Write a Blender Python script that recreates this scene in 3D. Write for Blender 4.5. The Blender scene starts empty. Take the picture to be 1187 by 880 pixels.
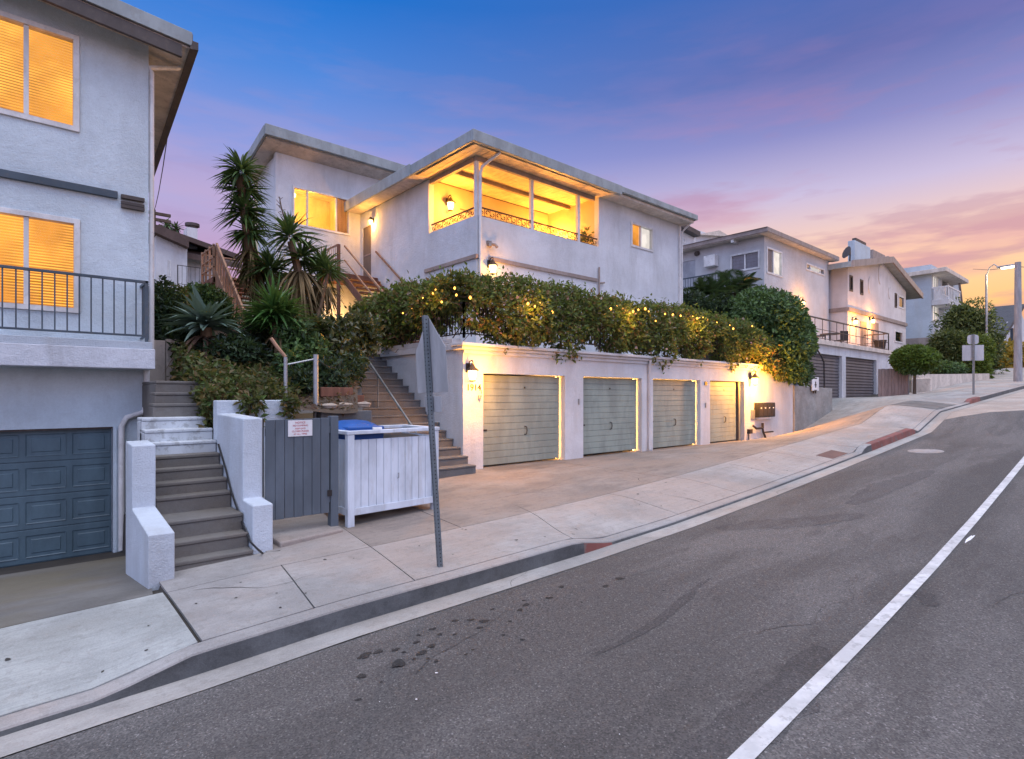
import bpy, bmesh, math, random
import numpy as np
from mathutils import Vector, Matrix
random.seed(7); RNG = np.random.default_rng(11)
SC = bpy.context.scene; COL = SC.collection
rad = math.radians
# ------------------------------------------------------------------ survey of the photograph
# The camera stands at the origin (eye level z = 0); +X runs along the street uphill, +Y into the lots.
FPX, CX, HY = 660.0, 593.5, 458.0
AZ = rad(48.9)
VD = (math.cos(AZ), math.sin(AZ)); RD = (math.sin(AZ), -math.cos(AZ))
def ray(x, y):
    u = (x-CX)/FPX
    return (VD[0]+u*RD[0], VD[1]+u*RD[1], (HY-y)/FPX)
def onY(x, y, Y):
    r = ray(x, y); d = Y/r[1]; return Vector((r[0]*d, Y, r[2]*d))
def onX(x, y, X):
    r = ray(x, y); d = X/r[0]; return Vector((X, r[1]*d, r[2]*d))
def atD(x, y, d):
    r = ray(x, y); return Vector((r[0]*d, r[1]*d, r[2]*d))
def interp(T, x):
    if x <= T[0][0]: return T[0][1]
    for (a, b), (c, d) in zip(T, T[1:]):
        if x <= c: return b+(d-b)*(x-a)/(c-a)
    return T[-1][1]
KP = [(-60,-4.6),(-8,-2.34),(-3,-2.1),(0,-1.97),(1.06,-1.94),(2.2,-1.89),(3.55,-1.866),(5.35,-1.826),(7.35,-1.76),(10,-1.62),
      (13,-1.43),(16,-1.23),(20.3,-.93),(22.7,-.40),(45,.8),(70,2.6),(120,5.5),(220,9)]
BP = [(1.9,-1.86),(5,-1.74),(7,-1.66),(22,-1.66),(24.2,-1.66),(26,-1.3),(28.5,-.75),(30,-.25),(31,-.16),(36,-.10),(40,.3),(45,.95),(70,2.8),(120,5.7),(220,9.2)]
LOWER = [(-60,.12),(.45,.12),(1.02,0),(5.3,0),(5.9,.12),(15.4,.12),(15.7,0),(19.6,0),(20.2,.11),(27.0,.11),(27.3,0),(300,0)]
def kz(X): return interp(KP, X)
def gutter_z(X): return kz(X)-.165
def road_z(X, Y): return gutter_z(X)+.02*min(max(4.5-Y, 0), 3.5)
def walk_z(X, Y):
    k = kz(X)+.03; low = interp(LOWER, X)
    t = min(max((Y-4.95)/1.0, 0), 1)
    s = k-low*(1-t)-.02*(1-t)
    if X < 1.1:
        b = -2.49
        t2 = min(max((Y-6.4)/4.3, 0), 1)
        return s+(b-s)*t2
    b = interp(BP, X); t2 = min(max((Y-6.4)/3.6, 0), 1)
    return s+(b-s)*t2

# ------------------------------------------------------------------ materials
MATS = {}; LAMP = 2.5
def nm(name):
    m = bpy.data.materials.new(name); m.use_nodes = True
    nt = m.node_tree; nt.nodes.clear()
    out = nt.nodes.new('ShaderNodeOutputMaterial')
    return m, nt, out
def N(nt, typ, **kw):
    n = nt.nodes.new(typ)
    for k, v in kw.items():
        if k.startswith('i_'):
            n.inputs[k[2:].replace('_', ' ')].default_value = v
        else: setattr(n, k, v)
    return n
def pos(nt, scale=(1,1,1)):
    g = N(nt, 'ShaderNodeNewGeometry'); mp = N(nt, 'ShaderNodeMapping'); mp.inputs['Scale'].default_value = scale
    nt.links.new(g.outputs['Position'], mp.inputs['Vector']); return mp.outputs[0]
def noise(nt, scale, detail=4, rough=.55, vec=None, stretch=(1,1,1)):
    n = N(nt, 'ShaderNodeTexNoise'); n.inputs['Scale'].default_value = scale; n.inputs['Detail'].default_value = detail
    n.inputs['Roughness'].default_value = rough
    nt.links.new(vec or pos(nt, stretch), n.inputs['Vector'])
    r = N(nt, 'ShaderNodeMapRange'); r.inputs[1].default_value = .27; r.inputs[2].default_value = .73; nt.links.new(n.outputs['Fac'], r.inputs[0]); return r.outputs[0]
def ramp(nt, fac, stops, interp_='LINEAR'):
    r = N(nt, 'ShaderNodeValToRGB'); cr = r.color_ramp; cr.interpolation = interp_
    cr.elements.remove(cr.elements[1]); cr.elements[0].position = stops[0][0]; cr.elements[0].color = (*stops[0][1][:3], 1)
    for p, c in stops[1:]:
        e = cr.elements.new(p); e.color = (*c[:3], 1)
    nt.links.new(fac, r.inputs[0]); return r.outputs[0]
def mix(nt, fac, a, b, mode='MIX'):
    m = N(nt, 'ShaderNodeMix', data_type='RGBA', blend_type=mode)
    for s, v in ((m.inputs[0], fac), (m.inputs[6], a), (m.inputs[7], b)):
        if hasattr(v, 'links'): nt.links.new(v, s)
        elif isinstance(v, (int, float)): s.default_value = v
        else: s.default_value = (*v, 1) if len(v) == 3 else v
    return m.outputs[2]
def math_(nt, op, a, b=None):
    m = N(nt, 'ShaderNodeMath', operation=op)
    for s, v in zip(m.inputs, (a, b)):
        if v is None: continue
        if hasattr(v, 'links'): nt.links.new(v, s)
        else: s.default_value = v
    return m.outputs[0]
def bump(nt, h, strength=.3, dist=.01):
    b = N(nt, 'ShaderNodeBump'); b.inputs['Strength'].default_value = strength; b.inputs['Distance'].default_value = dist
    nt.links.new(h, b.inputs['Height']); return b.outputs[0]
def bsdf(nt, out, col, rough=.7, nrm=None, metal=0, spec=.4):
    p = N(nt, 'ShaderNodeBsdfPrincipled')
    for s, v in ((p.inputs['Base Color'], col), (p.inputs['Roughness'], rough)):
        if hasattr(v, 'links'): nt.links.new(v, s)
        elif isinstance(v, (int, float)): s.default_value = v
        else: s.default_value = (*v, 1)
    p.inputs['Metallic'].default_value = metal
    p.inputs['Specular IOR Level'].default_value = spec
    if nrm is not None: nt.links.new(nrm, p.inputs['Normal'])
    nt.links.new(p.outputs[0], out.inputs[0]); return p
def sc3(c, k): return tuple(v*k for v in c)

def stucco(name, col, dirt=.35, warm=(.42,.36,.30)):
    m, nt, out = nm(name)
    big = ramp(nt, noise(nt, .55, 5, .6), [(.3, (0,0,0)), (.75, (1,1,1))])
    c = mix(nt, big, sc3(col, .86), sc3(col, 1.06))
    streak = ramp(nt, noise(nt, 1.6, 6, .65, stretch=(1,1,.22)), [(.47, (0,0,0)), (.78, (1,1,1))])
    c = mix(nt, math_(nt, 'MULTIPLY', streak, dirt), c, sc3(warm, .9))
    patch = ramp(nt, noise(nt, 3.2, 6, .7), [(.50, (0,0,0)), (.66, (1,1,1))])
    c = mix(nt, math_(nt, 'MULTIPLY', patch, dirt*.55), c, sc3(col, .70))
    fine = noise(nt, 34, 6, .75)
    c = mix(nt, .16, c, mix(nt, fine, sc3(col, .55), sc3(col, 1.35)))
    h = math_(nt, 'ADD', noise(nt, 55, 4, .7), math_(nt, 'MULTIPLY', noise(nt, 9, 3, .6), .9))
    bsdf(nt, out, c, .88, bump(nt, h, .55, .016), spec=.2)
    MATS[name] = m; return m
def concrete(name, col, stain=(.16,.13,.10), warm=(.36,.26,.19), s=1.0, st=.6, warmth=.5, brush=.25):
    m, nt, out = nm(name)
    c = mix(nt, ramp(nt, noise(nt, .8*s, 6, .65), [(.3, (0,0,0)), (.7, (1,1,1))]), sc3(col, .76), sc3(col, 1.16))
    c = mix(nt, math_(nt, 'MULTIPLY', ramp(nt, noise(nt, .38*s, 5, .6), [(.40, (0,0,0)), (.68, (1,1,1))]), warmth), c, warm)
    st_n = ramp(nt, noise(nt, 1.1*s, 8, .7, stretch=(.55,1.25,1)), [(.48, (0,0,0)), (.92, (1,1,1))])
    c = mix(nt, math_(nt, 'MULTIPLY', st_n, st), c, stain)
    br = ramp(nt, noise(nt, 5, 5, .7, stretch=(.25,5.0,1)), [(.42, (0,0,0)), (.7, (1,1,1))])
    c = mix(nt, math_(nt, 'MULTIPLY', br, brush), c, sc3(col, .62))
    f = noise(nt, 75, 5, .85)
    c = mix(nt, .2, c, mix(nt, ramp(nt, f, [(.3,(0,0,0)),(.7,(1,1,1))]), sc3(col, .5), sc3(col, 1.4)))
    spots = ramp(nt, noise(nt, 11, 3, .5), [(.70, (0,0,0)), (.76, (1,1,1))])
    c = mix(nt, math_(nt, 'MULTIPLY', spots, .14), c, sc3(stain, .6))
    h = math_(nt, 'ADD', f, noise(nt, 14, 4, .6))
    bsdf(nt, out, c, .82, bump(nt, h, .35, .008), spec=.3)
    MATS[name] = m; return m
def asphalt(name, col=(.122,.116,.112)):
    m, nt, out = nm(name)
    # worn wheel tracks run along the street, patches and tar smears between them
    c = mix(nt, ramp(nt, noise(nt, .5, 6, .6, stretch=(.35,1.6,1)), [(.32, (0,0,0)), (.70, (1,1,1))]), sc3(col, .78), sc3(col, 1.18))
    pt = ramp(nt, noise(nt, .9, 7, .62, stretch=(.42,1.35,1)), [(.60, (0,0,0)), (.65, (1,1,1))])
    c = mix(nt, math_(nt, 'MULTIPLY', pt, .32), c, sc3(col, .55))
    v = N(nt, 'ShaderNodeTexVoronoi'); v.inputs['Scale'].default_value = 95; nt.links.new(pos(nt), v.inputs['Vector'])
    chips = ramp(nt, v.outputs['Color'], [(.15, (.25,.25,.27)), (.6, (.9,.9,.9)), (.84, (1.35,1.33,1.3)), (.95, (2.6,2.6,2.6))])
    c = mix(nt, .62, c, chips, 'MULTIPLY')
    v2 = N(nt, 'ShaderNodeTexVoronoi'); v2.inputs['Scale'].default_value = 16; nt.links.new(pos(nt), v2.inputs['Vector'])
    fl = ramp(nt, v2.outputs['Distance'], [(.045, (1,1,1)), (.07, (0,0,0))])
    sel = ramp(nt, noise(nt, 3.1, 2, .5), [(.56, (0,0,0)), (.6, (1,1,1))])
    c = mix(nt, math_(nt, 'MULTIPLY', math_(nt, 'MULTIPLY', fl, sel), .75), c, (.42,.42,.42))
    h = math_(nt, 'ADD', v.outputs['Distance'], noise(nt, 140, 3, .8))
    bsdf(nt, out, c, .78, bump(nt, h, .55, .007), spec=.35)
    MATS[name] = m; return m
def paint(name, col, rough=.55, wear=.25, grain=False, chip=(.16,.13,.10), spec=.35, metal=0, sc=1.0):
    m, nt, out = nm(name)
    st = (1,1,.12) if grain else (1,1,1)
    c = mix(nt, ramp(nt, noise(nt, 2.2*sc, 5, .65, stretch=(1,1,.4)), [(.3, (0,0,0)), (.72, (1,1,1))]), sc3(col, .84), sc3(col, 1.1))
    w = ramp(nt, noise(nt, 7*sc, 7, .72, stretch=st), [(.58, (0,0,0)), (.70, (1,1,1))])
    c = mix(nt, math_(nt, 'MULTIPLY', w, wear), c, chip)
    h = noise(nt, 40*sc, 4, .7, stretch=st)
    bsdf(nt, out, c, rough, bump(nt, h, .2, .004), metal=metal, spec=spec)
    MATS[name] = m; return m
def wood(name, col, rough=.75):
    m, nt, out = nm(name)
    g = noise(nt, 9, 7, .7, stretch=(1,1,.15))
    gi = N(nt, 'ShaderNodeNewGeometry')
    c = mix(nt, ramp(nt, g, [(.3, (0,0,0)), (.7, (1,1,1))]), sc3(col, .55), sc3(col, 1.25))
    c = mix(nt, .5, c, mix(nt, gi.outputs['Random Per Island'], sc3(col, .6), sc3(col, 1.4)))
    bsdf(nt, out, c, rough, bump(nt, g, .35, .006), spec=.25)
    MATS[name] = m; return m
def foliage(name, cols, transl=.3, rough=.5, spec=.35):
    m, nt, out = nm(name)
    gi = N(nt, 'ShaderNodeNewGeometry')
    k = len(cols)
    c = ramp(nt, gi.outputs['Random Per Island'], [((i+.5)/k, cc) for i, cc in enumerate(cols)])
    c = mix(nt, math_(nt, 'MULTIPLY', ramp(nt, noise(nt, 1.6, 4, .6), [(.35, (0,0,0)), (.68, (1,1,1))]), .45), c, cols[0])
    p = bsdf(nt, out, c, rough, spec=spec)
    t = N(nt, 'ShaderNodeBsdfTranslucent'); nt.links.new(mix(nt, .5, c, (.20,.26,.05)), t.inputs[0])
    mx = N(nt, 'ShaderNodeMixShader'); mx.inputs[0].default_value = transl
    nt.links.new(p.outputs[0], mx.inputs[1]); nt.links.new(t.outputs[0], mx.inputs[2]); nt.links.new(mx.outputs[0], out.inputs[0])
    MATS[name] = m; return m
def emit(name, col, strength, var=0, vs=1.5):
    m, nt, out = nm(name)
    e = N(nt, 'ShaderNodeEmission'); e.inputs['Strength'].default_value = strength
    if var:
        c = mix(nt, ramp(nt, noise(nt, vs, 3, .5), [(.35, (0,0,0)), (.7, (1,1,1))]), sc3(col, 1-var), sc3(col, 1+var*.6))
        nt.links.new(c, e.inputs[0])
    else: e.inputs[0].default_value = (*col, 1)
    nt.links.new(e.outputs[0], out.inputs[0]); MATS[name] = m; return m
def glassy(name, tint=(.9,.92,.95), refl=.5):
    m, nt, out = nm(name)
    t = N(nt, 'ShaderNodeBsdfTransparent'); t.inputs[0].default_value = (*tint, 1)
    g = N(nt, 'ShaderNodeBsdfGlossy'); g.inputs['Roughness'].default_value = .02; g.inputs[0].default_value = (.9,.9,.9,1)
    f = N(nt, 'ShaderNodeFresnel'); f.inputs[0].default_value = 1.5
    mx = N(nt, 'ShaderNodeMixShader'); nt.links.new(math_(nt, 'MULTIPLY', f.outputs[0], refl*2), mx.inputs[0])
    nt.links.new(t.outputs[0], mx.inputs[1]); nt.links.new(g.outputs[0], mx.inputs[2]); nt.links.new(mx.outputs[0], out.inputs[0])
    MATS[name] = m; return m

WHITE = stucco('white_stucco', (.64,.655,.685), .30)
HOUSEW = stucco('house_stucco', (.655,.69,.74), .26, warm=(.33,.32,.31))
BLUEST = stucco('pale_blue_stucco', (.60,.70,.77), .28, warm=(.36,.40,.44))
CREAM = stucco('cream_plaster', (.60,.50,.34), .08)
GREYST = stucco('grey_stucco', (.54,.55,.57), .25)
LILAC = stucco('pale_lilac_stucco', (.66,.63,.63), .2)
BLUEGREY = stucco('blue_grey_stucco', (.45,.51,.57), .2)
WALLW = stucco('white_painted_block', (.57,.635,.71), .34, warm=(.36,.36,.35))
ASPH = asphalt('asphalt')
WALK = concrete('sidewalk_concrete', (.325,.315,.305), warm=(.385,.29,.235), st=.38, warmth=.6)
DRIVE = concrete('driveway_concrete', (.25,.228,.212), stain=(.08,.07,.062), warm=(.285,.222,.18), st=.75, warmth=.75)
LDRIVE = concrete('blue_grey_concrete', (.355,.37,.36), warm=(.33,.34,.31), st=.30, warmth=.3, brush=.4)
LDRIVE2 = concrete('mossy_dark_concrete', (.16,.155,.145), warm=(.17,.145,.085), st=.6, warmth=.7)
GUTT = concrete('gutter_concrete', (.36,.345,.325), st=.35, warmth=.35)
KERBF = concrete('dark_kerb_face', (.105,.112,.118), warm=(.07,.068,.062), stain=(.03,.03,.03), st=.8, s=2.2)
REDK = paint('red_kerb_paint', (.21,.075,.065), .7, .75, chip=(.14,.12,.11))
CROAD = concrete('pale_road_concrete', (.42,.37,.33), st=.25, warmth=.4)
STEPC = concrete('dark_step_concrete', (.155,.150,.142), warm=(.15,.13,.105), st=.7, s=2)
STEPC2 = concrete('grey_step_concrete', (.128,.138,.148), warm=(.125,.12,.115), st=.6, s=2)
STEPW = paint('white_painted_step', (.50,.54,.57), .7, .5, chip=(.2,.2,.19))
RETW = concrete('retaining_concrete', (.31,.31,.30), st=.4, warmth=.25, s=1.6)
DARKJ = paint('joint_dark', (.05,.045,.04), .9, 0)
LINE = paint('road_line_paint', (.56,.56,.56), .6, .55, chip=(.28,.28,.28), sc=1.4)
TRIMG = paint('grey_green_fascia', (.28,.32,.335), .5, .2)
TRIMW = paint('white_trim', (.66,.66,.66), .5, .15)
TRIMB = paint('dark_brown_trim', (.075,.062,.058), .6, .25)
TRIMT = paint('taupe_trim', (.30,.25,.23), .6, .25)
SOFF = paint('tan_soffit', (.58,.52,.46), .7, .25)
PLANK = paint('cream_patio_panel', (.66,.54,.37), .6, .1)
LGAR = paint('slate_blue_door', (.080,.130,.162), .45, .12, chip=(.10,.16,.21))
SAGE = paint('sage_door', (.275,.315,.275), .55, .22, chip=(.30,.33,.29))
GATE = paint('grey_gate_paint', (.098,.122,.15), .6, .25, True, chip=(.10,.11,.12))
ENCL = paint('white_board_paint', (.58,.64,.72), .6, .3, True, chip=(.40,.40,.40))
RAILP = paint('blue_grey_rail', (.055,.08,.105), .45, .2)
IRON = paint('black_iron', (.025,.022,.022), .5, .3, chip=(.08,.05,.04))
STEEL = paint('galvanised_steel', (.34,.36,.38), .42, .3, chip=(.22,.22,.22), metal=.55)
POSTM = paint('dull_sign_post', (.16,.19,.21), .5, .35, chip=(.09,.09,.10), metal=.3)
PLATE = paint('bare_sign_back', (.42,.43,.45), .5, .25, chip=(.34,.34,.35), metal=.2)
REDW = wood('red_brown_wood', (.22,.10,.065))
ORNW = wood('weathered_stair_wood', (.34,.20,.13))
FENW = wood('grey_brown_boards', (.27,.205,.185))
GREYW = wood('grey_post_wood', (.25,.25,.265))
DKGAR = paint('charcoal_rollup', (.105,.10,.11), .5, .2, chip=(.14,.12,.11))
ROOFB = paint('brown_shingle', (.10,.07,.062), .85, .4, chip=(.06,.045,.04))
ROOFD = paint('dark_slate_roofing', (.055,.058,.068), .8, .3)
ROOFG = paint('grey_roofing', (.24,.24,.25), .8, .3)
BLUEBIN = paint('blue_bin_plastic', (.02,.10,.36), .4, .1, chip=(.03,.12,.35))
BLACKP = paint('black_plastic', (.02,.02,.022), .45, .1)
SOILM = concrete('planting_soil', (.075,.055,.04), warm=(.08,.05,.03), st=.4, s=3)
HILLM = concrete('dry_hillside', (.16,.13,.09), warm=(.12,.12,.06), st=.5)
GLASS = glassy('window_glass', refl=.22)
GLASSD = glassy('grey_window_glass', (.55,.58,.62), .8)
DARKIN = paint('dark_room', (.05,.05,.06), .8, 0)
BLINDG = paint('closed_grey_blind', (.36,.38,.42), .7, .1)
BLINDW = emit('lit_white_blind', (1.0,.90,.80), .95, .15, 2)
LITY = emit('lit_room_amber', (1.0,.42,.06), 1.5, .35, 1.1)
SLATM = emit('lit_blind_slat', (1.0,.36,.045), .98, .38, 1.0)
LAMPG = emit('lamp_glass_lit', (1.0,.62,.20), 9)
BULB = emit('string_bulb_lit', (1.0,.45,.07), 5)
STRIP = emit('warm_light_leak', (1.0,.46,.10), 42)
STREETL = emit('street_lamp_lit', (1.0,.86,.55), 14)
ROOM = paint('warm_room_plaster', (.70,.60,.40), .8, .05)
YELFL = paint('yellow_leaves_sunlike', (.5,.35,.03), .6, .1)
SIGNW = paint('white_sign', (.74,.74,.76), .4, .05)
SIGNR = paint('red_sign_lettering', (.50,.06,.07), .5, 0)
BRASS = paint('dark_bronze', (.05,.035,.025), .4, .2, metal=.5)
ROCK = concrete('pale_rock', (.34,.29,.24), s=3)
PLATEB = paint('rusty_brown_plate', (.15,.085,.07), .65, .4, chip=(.08,.06,.055))
MANH = concrete('pale_iron_cover', (.30,.29,.29), s=4, st=.5)
STAIN = asphalt('oil_dark_asphalt', (.042,.04,.039))
SMEAR = asphalt('tar_sealed_asphalt', (.092,.088,.087))
DOORW = paint('warm_white_door', (.55,.48,.42), .5, .2)
SCREEN = paint('screen_door_mesh', (.16,.13,.11), .7, .2)
TEAL = paint('teal_awning', (.05,.34,.36), .6, .1)

HEDGEL = foliage('hedge_leaf', [(0.058,0.078,0.023),(0.091,0.130,0.031),(0.137,0.195,0.046),(0.195,0.254,0.065),(0.273,0.260,0.078),(0.247,0.124,0.052)], .36)
BUSHL = foliage('bush_leaf', [(0.024,0.054,0.022),(0.038,0.084,0.028),(0.061,0.128,0.041),(0.095,0.182,0.057),(0.149,0.257,0.081)], .25)
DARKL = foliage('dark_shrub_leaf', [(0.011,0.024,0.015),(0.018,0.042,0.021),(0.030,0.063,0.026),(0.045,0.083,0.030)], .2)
COVERL = foliage('ground_ivy_leaf', [(0.039,0.046,0.016),(0.058,0.085,0.021),(0.091,0.111,0.029),(0.130,0.098,0.039),(0.182,0.104,0.039),(0.078,0.143,0.033)], .3)
YUCL = foliage('yucca_leaf', [(0.032,0.067,0.025),(0.055,0.113,0.037),(0.086,0.172,0.048),(0.138,0.230,0.063)], .2, .4)
YUCB = foliage('bright_yucca_leaf', [(.03,.085,.022),(.055,.155,.032),(.09,.22,.046)], .25, .4)
YUCD = foliage('dry_yucca_leaf', [(.11,.075,.035),(.18,.125,.06),(.25,.18,.09),(.13,.10,.045)], .25, .7)
AGAV = foliage('grey_green_agave', [(0.108,0.168,0.138),(0.156,0.228,0.186),(0.204,0.288,0.234)], .15, .5)
AGAD = foliage('dry_agave_leaf', [(.09,.05,.035),(.15,.09,.06),(.22,.15,.10)], .2, .7)
FICUS = foliage('leathery_leaf', [(0.022,0.036,0.015),(0.042,0.063,0.022),(0.077,0.098,0.036),(0.112,0.105,0.042)], .25, .32, .6)
TOPIL = foliage('topiary_leaf', [(0.048,0.084,0.016),(0.084,0.150,0.019),(0.132,0.216,0.026)], .3)
PINEL = foliage('cypress_leaf', [(0.034,0.057,0.022),(0.061,0.095,0.030),(0.108,0.135,0.041),(0.162,0.189,0.068)], .3)
LIMEL = foliage('lime_shrub_leaf', [(.06,.10,.015),(.10,.16,.02),(.16,.21,.03)], .3)
PALML = foliage('sago_leaf', [(.02,.045,.02),(.035,.075,.03),(.06,.11,.045)], .2, .4)
YTREE = foliage('yellow_lit_leaf', [(.30,.19,.02),(.45,.27,.03),(.55,.36,.05)], .4)  # yellow lamplight put into the leaf colour
BARK = wood('bark', (.10,.075,.055), .9)
TRUNKY = wood('yucca_trunk_bark', (.16,.105,.065), .9)
VINES = wood('vine_stem', (.09,.06,.045), .9)

# ------------------------------------------------------------------ mesh helpers
class MB:
    def __init__(s): s.v = []; s.f = []
    def add(s, vs, fs):
        o = len(s.v); s.v += [tuple(p) for p in vs]; s.f += [tuple(i+o for i in f) for f in fs]; return s
    def box(s, x0, x1, y0, y1, z0, z1):
        return s.hexa([(x0,y0,z0),(x1,y0,z0),(x1,y1,z0),(x0,y1,z0),(x0,y0,z1),(x1,y0,z1),(x1,y1,z1),(x0,y1,z1)])
    def hexa(s, p):
        return s.add(p, [(0,3,2,1),(4,5,6,7),(0,1,5,4),(1,2,6,5),(2,3,7,6),(3,0,4,7)])
    def bar(s, a, b, w, h, up=(0,0,1)):
        a = Vector(a); b = Vector(b); d = (b-a).normalized(); u = Vector(up)
        if abs(d.dot(u)) > .99: u = Vector((1,0,0))
        x = d.cross(u).normalized()*w/2; z = x.cross(d).normalized()*h/2
        return s.hexa([a-x-z, a+x-z, b+x-z, b-x-z, a-x+z, a+x+z, b+x+z, b-x+z])
    def prism(s, poly, ext):
        e = Vector(ext); n = len(poly); p = [Vector(q) for q in poly]
        return s.add(p+[q+e for q in p], [tuple(range(n))[::-1], tuple(range(n, 2*n))]+[(i, (i+1) % n, n+(i+1) % n, n+i) for i in range(n)])
    def tube(s, pts, r, n=8, caps=True):
        pts = [Vector(p) for p in pts]; k = len(pts); rs = r if isinstance(r, (list, tuple)) else [r]*k
        vs = []; prev = None
        for i, p in enumerate(pts):
            d = (pts[min(i+1, k-1)]-pts[max(i-1, 0)]).normalized()
            u = Vector((0,0,1)) if abs(d.z) < .95 else Vector((1,0,0))
            if prev is not None: u = prev
            x = d.cross(u)
            x = x.normalized() if x.length > 1e-6 else Vector((1,0,0))
            y = x.cross(d).normalized(); prev = y
            for j in range(n):
                a = 2*math.pi*j/n; vs.append(p+(x*math.cos(a)+y*math.sin(a))*rs[i])
        fs = [(i*n+j, i*n+(j+1) % n, (i+1)*n+(j+1) % n, (i+1)*n+j) for i in range(k-1) for j in range(n)]
        if caps: fs += [tuple(range(n))[::-1], tuple(range((k-1)*n, k*n))]
        return s.add(vs, fs)
    def lathe(s, c, prof, n=16):
        c = Vector(c); vs = []
        for r, z in prof:
            for j in range(n):
                a = 2*math.pi*j/n; vs.append(c+Vector((r*math.cos(a), r*math.sin(a), z)))
        k = len(prof)
        fs = [(i*n+j, i*n+(j+1) % n, (i+1)*n+(j+1) % n, (i+1)*n+j) for i in range(k-1) for j in range(n)]
        fs += [tuple(range(n))[::-1], tuple(range((k-1)*n, k*n))]
        return s.add(vs, fs)
    def gridwall(s, M, a0, a1, z0, z1, t, holes=()):
        """a wall in its own plane: M(a, depth, z) places it, holes are (a0,a1,z0,z1)"""
        A = sorted({a0, a1, *[min(max(h[i], a0), a1) for h in holes for i in (0, 1)]})
        Z = sorted({z0, z1, *[min(max(h[i], z0), z1) for h in holes for i in (2, 3)]})
        def solid(i, j):
            if not (0 <= i < len(A)-1 and 0 <= j < len(Z)-1): return False
            ca, cz = (A[i]+A[i+1])/2, (Z[j]+Z[j+1])/2
            return not any(h[0] < ca < h[1] and h[2] < cz < h[3] for h in holes)
        q = lambda a, b, c, d: s.add([a, b, c, d], [(0, 1, 2, 3)])
        for i in range(len(A)-1):
            for j in range(len(Z)-1):
                if not solid(i, j): continue
                l, r, b, u = A[i], A[i+1], Z[j], Z[j+1]
                q(M(l,0,b), M(r,0,b), M(r,0,u), M(l,0,u)); q(M(r,t,b), M(l,t,b), M(l,t,u), M(r,t,u))
                if not solid(i-1, j): q(M(l,t,b), M(l,0,b), M(l,0,u), M(l,t,u))
                if not solid(i+1, j): q(M(r,0,b), M(r,t,b), M(r,t,u), M(r,0,u))
                if not solid(i, j-1): q(M(l,t,b), M(r,t,b), M(r,0,b), M(l,0,b))
                if not solid(i, j+1): q(M(l,0,u), M(r,0,u), M(r,t,u), M(l,t,u))
        return s
def PY(Y): return lambda a, d, z: (a, Y+d, z)          # front walls, depth runs +Y
def PX(X): return lambda a, d, z: (X+d, a, z)          # side walls, depth runs +X

def wloc(o):
    l = Vector((0,0,0))
    while o is not None: l += o.location; o = o.parent
    return l
def props(o, label=None, cat=None, group=None, kind=None):
    if label: o['label'] = label
    if cat: o['category'] = cat
    if group: o['group'] = group
    if kind: o['kind'] = kind
    return o
def thing(name, label, cat, loc=(0,0,0), group=None):
    o = bpy.data.objects.new(name, None); o.empty_display_size = .2; COL.objects.link(o); o.location = loc
    return props(o, label, cat, group)
def link_mesh(name, v, f, mat, parent=None, loc=None, smooth=False, bevel=0, merge=True, seg=2):
    off = wloc(parent) if parent else Vector(loc if loc is not None else (0,0,0))
    me = bpy.data.meshes.new(name)
    v = np.asarray(v, dtype=float)-np.array(off)
    me.from_pydata(v.tolist(), [], f if isinstance(f, list) else f.tolist())
    if merge:
        bm = bmesh.new(); bm.from_mesh(me); bmesh.ops.remove_doubles(bm, verts=bm.verts, dist=1e-5)
        bmesh.ops.recalc_face_normals(bm, faces=bm.faces); bm.to_mesh(me); bm.free()
    if smooth:
        me.shade_smooth(); me.set_sharp_from_angle(angle=rad(38))
    me.materials.append(mat); me.update()
    o = bpy.data.objects.new(name, me); COL.objects.link(o)
    if parent: o.parent = parent
    else: o.location = off
    if bevel:
        b = o.modifiers.new('bevel', 'BEVEL'); b.width = bevel; b.segments = seg; b.limit_method = 'ANGLE'; b.angle_limit = rad(40)
        b.harden_normals = False
    return o
def build(mb, name, mat, parent=None, loc=None, **kw): return link_mesh(name, mb.v, mb.f, mat, parent, loc, **kw)
def single(mb, name, mat, label, cat, loc, group=None, **kw): return props(build(mb, name, mat, None, loc, **kw), label, cat, group)
def struct(mb, name, mat, **kw): return props(build(mb, name, mat, **kw), kind='structure')
def copy_tree(o, parent=None):
    c = o.copy(); COL.objects.link(c); c.parent = parent
    for ch in [x for x in o.children]: copy_tree(ch, c)
    return c
def text(s, name, size, mat, parent, origin, xdir, updir, depth=.004, align='CENTER'):
    cu = bpy.data.curves.new(name, 'FONT'); cu.body = s; cu.size = size; cu.extrude = depth; cu.align_x = align; cu.resolution_u = 3
    t = bpy.data.objects.new(name+'_tmp', cu); COL.objects.link(t)
    dg = bpy.context.evaluated_depsgraph_get(); me = bpy.data.meshes.new_from_object(t.evaluated_get(dg))
    COL.objects.unlink(t); bpy.data.objects.remove(t)
    x = Vector(xdir).normalized(); u = Vector(updir).normalized(); n = x.cross(u)
    M = Matrix(((x.x,u.x,n.x,0),(x.y,u.y,n.y,0),(x.z,u.z,n.z,0),(0,0,0,1))); M.translation = Vector(origin)-wloc(parent)
    me.transform(M); me.materials.clear(); me.materials.append(mat); me.name = name
    o = bpy.data.objects.new(name, me); COL.objects.link(o); o.parent = parent; return o
def lamp(name, loc, power, col=(1,.45,.075), r=.05, parent=None):
    l = bpy.data.lights.new(name, 'POINT'); l.energy = power*LAMP; l.color = col; l.shadow_soft_size = r
    o = bpy.data.objects.new(name, l); COL.objects.link(o)
    o.location = Vector(loc)-(wloc(parent) if parent else Vector((0,0,0)))
    if parent: o.parent = parent
    return o

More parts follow.
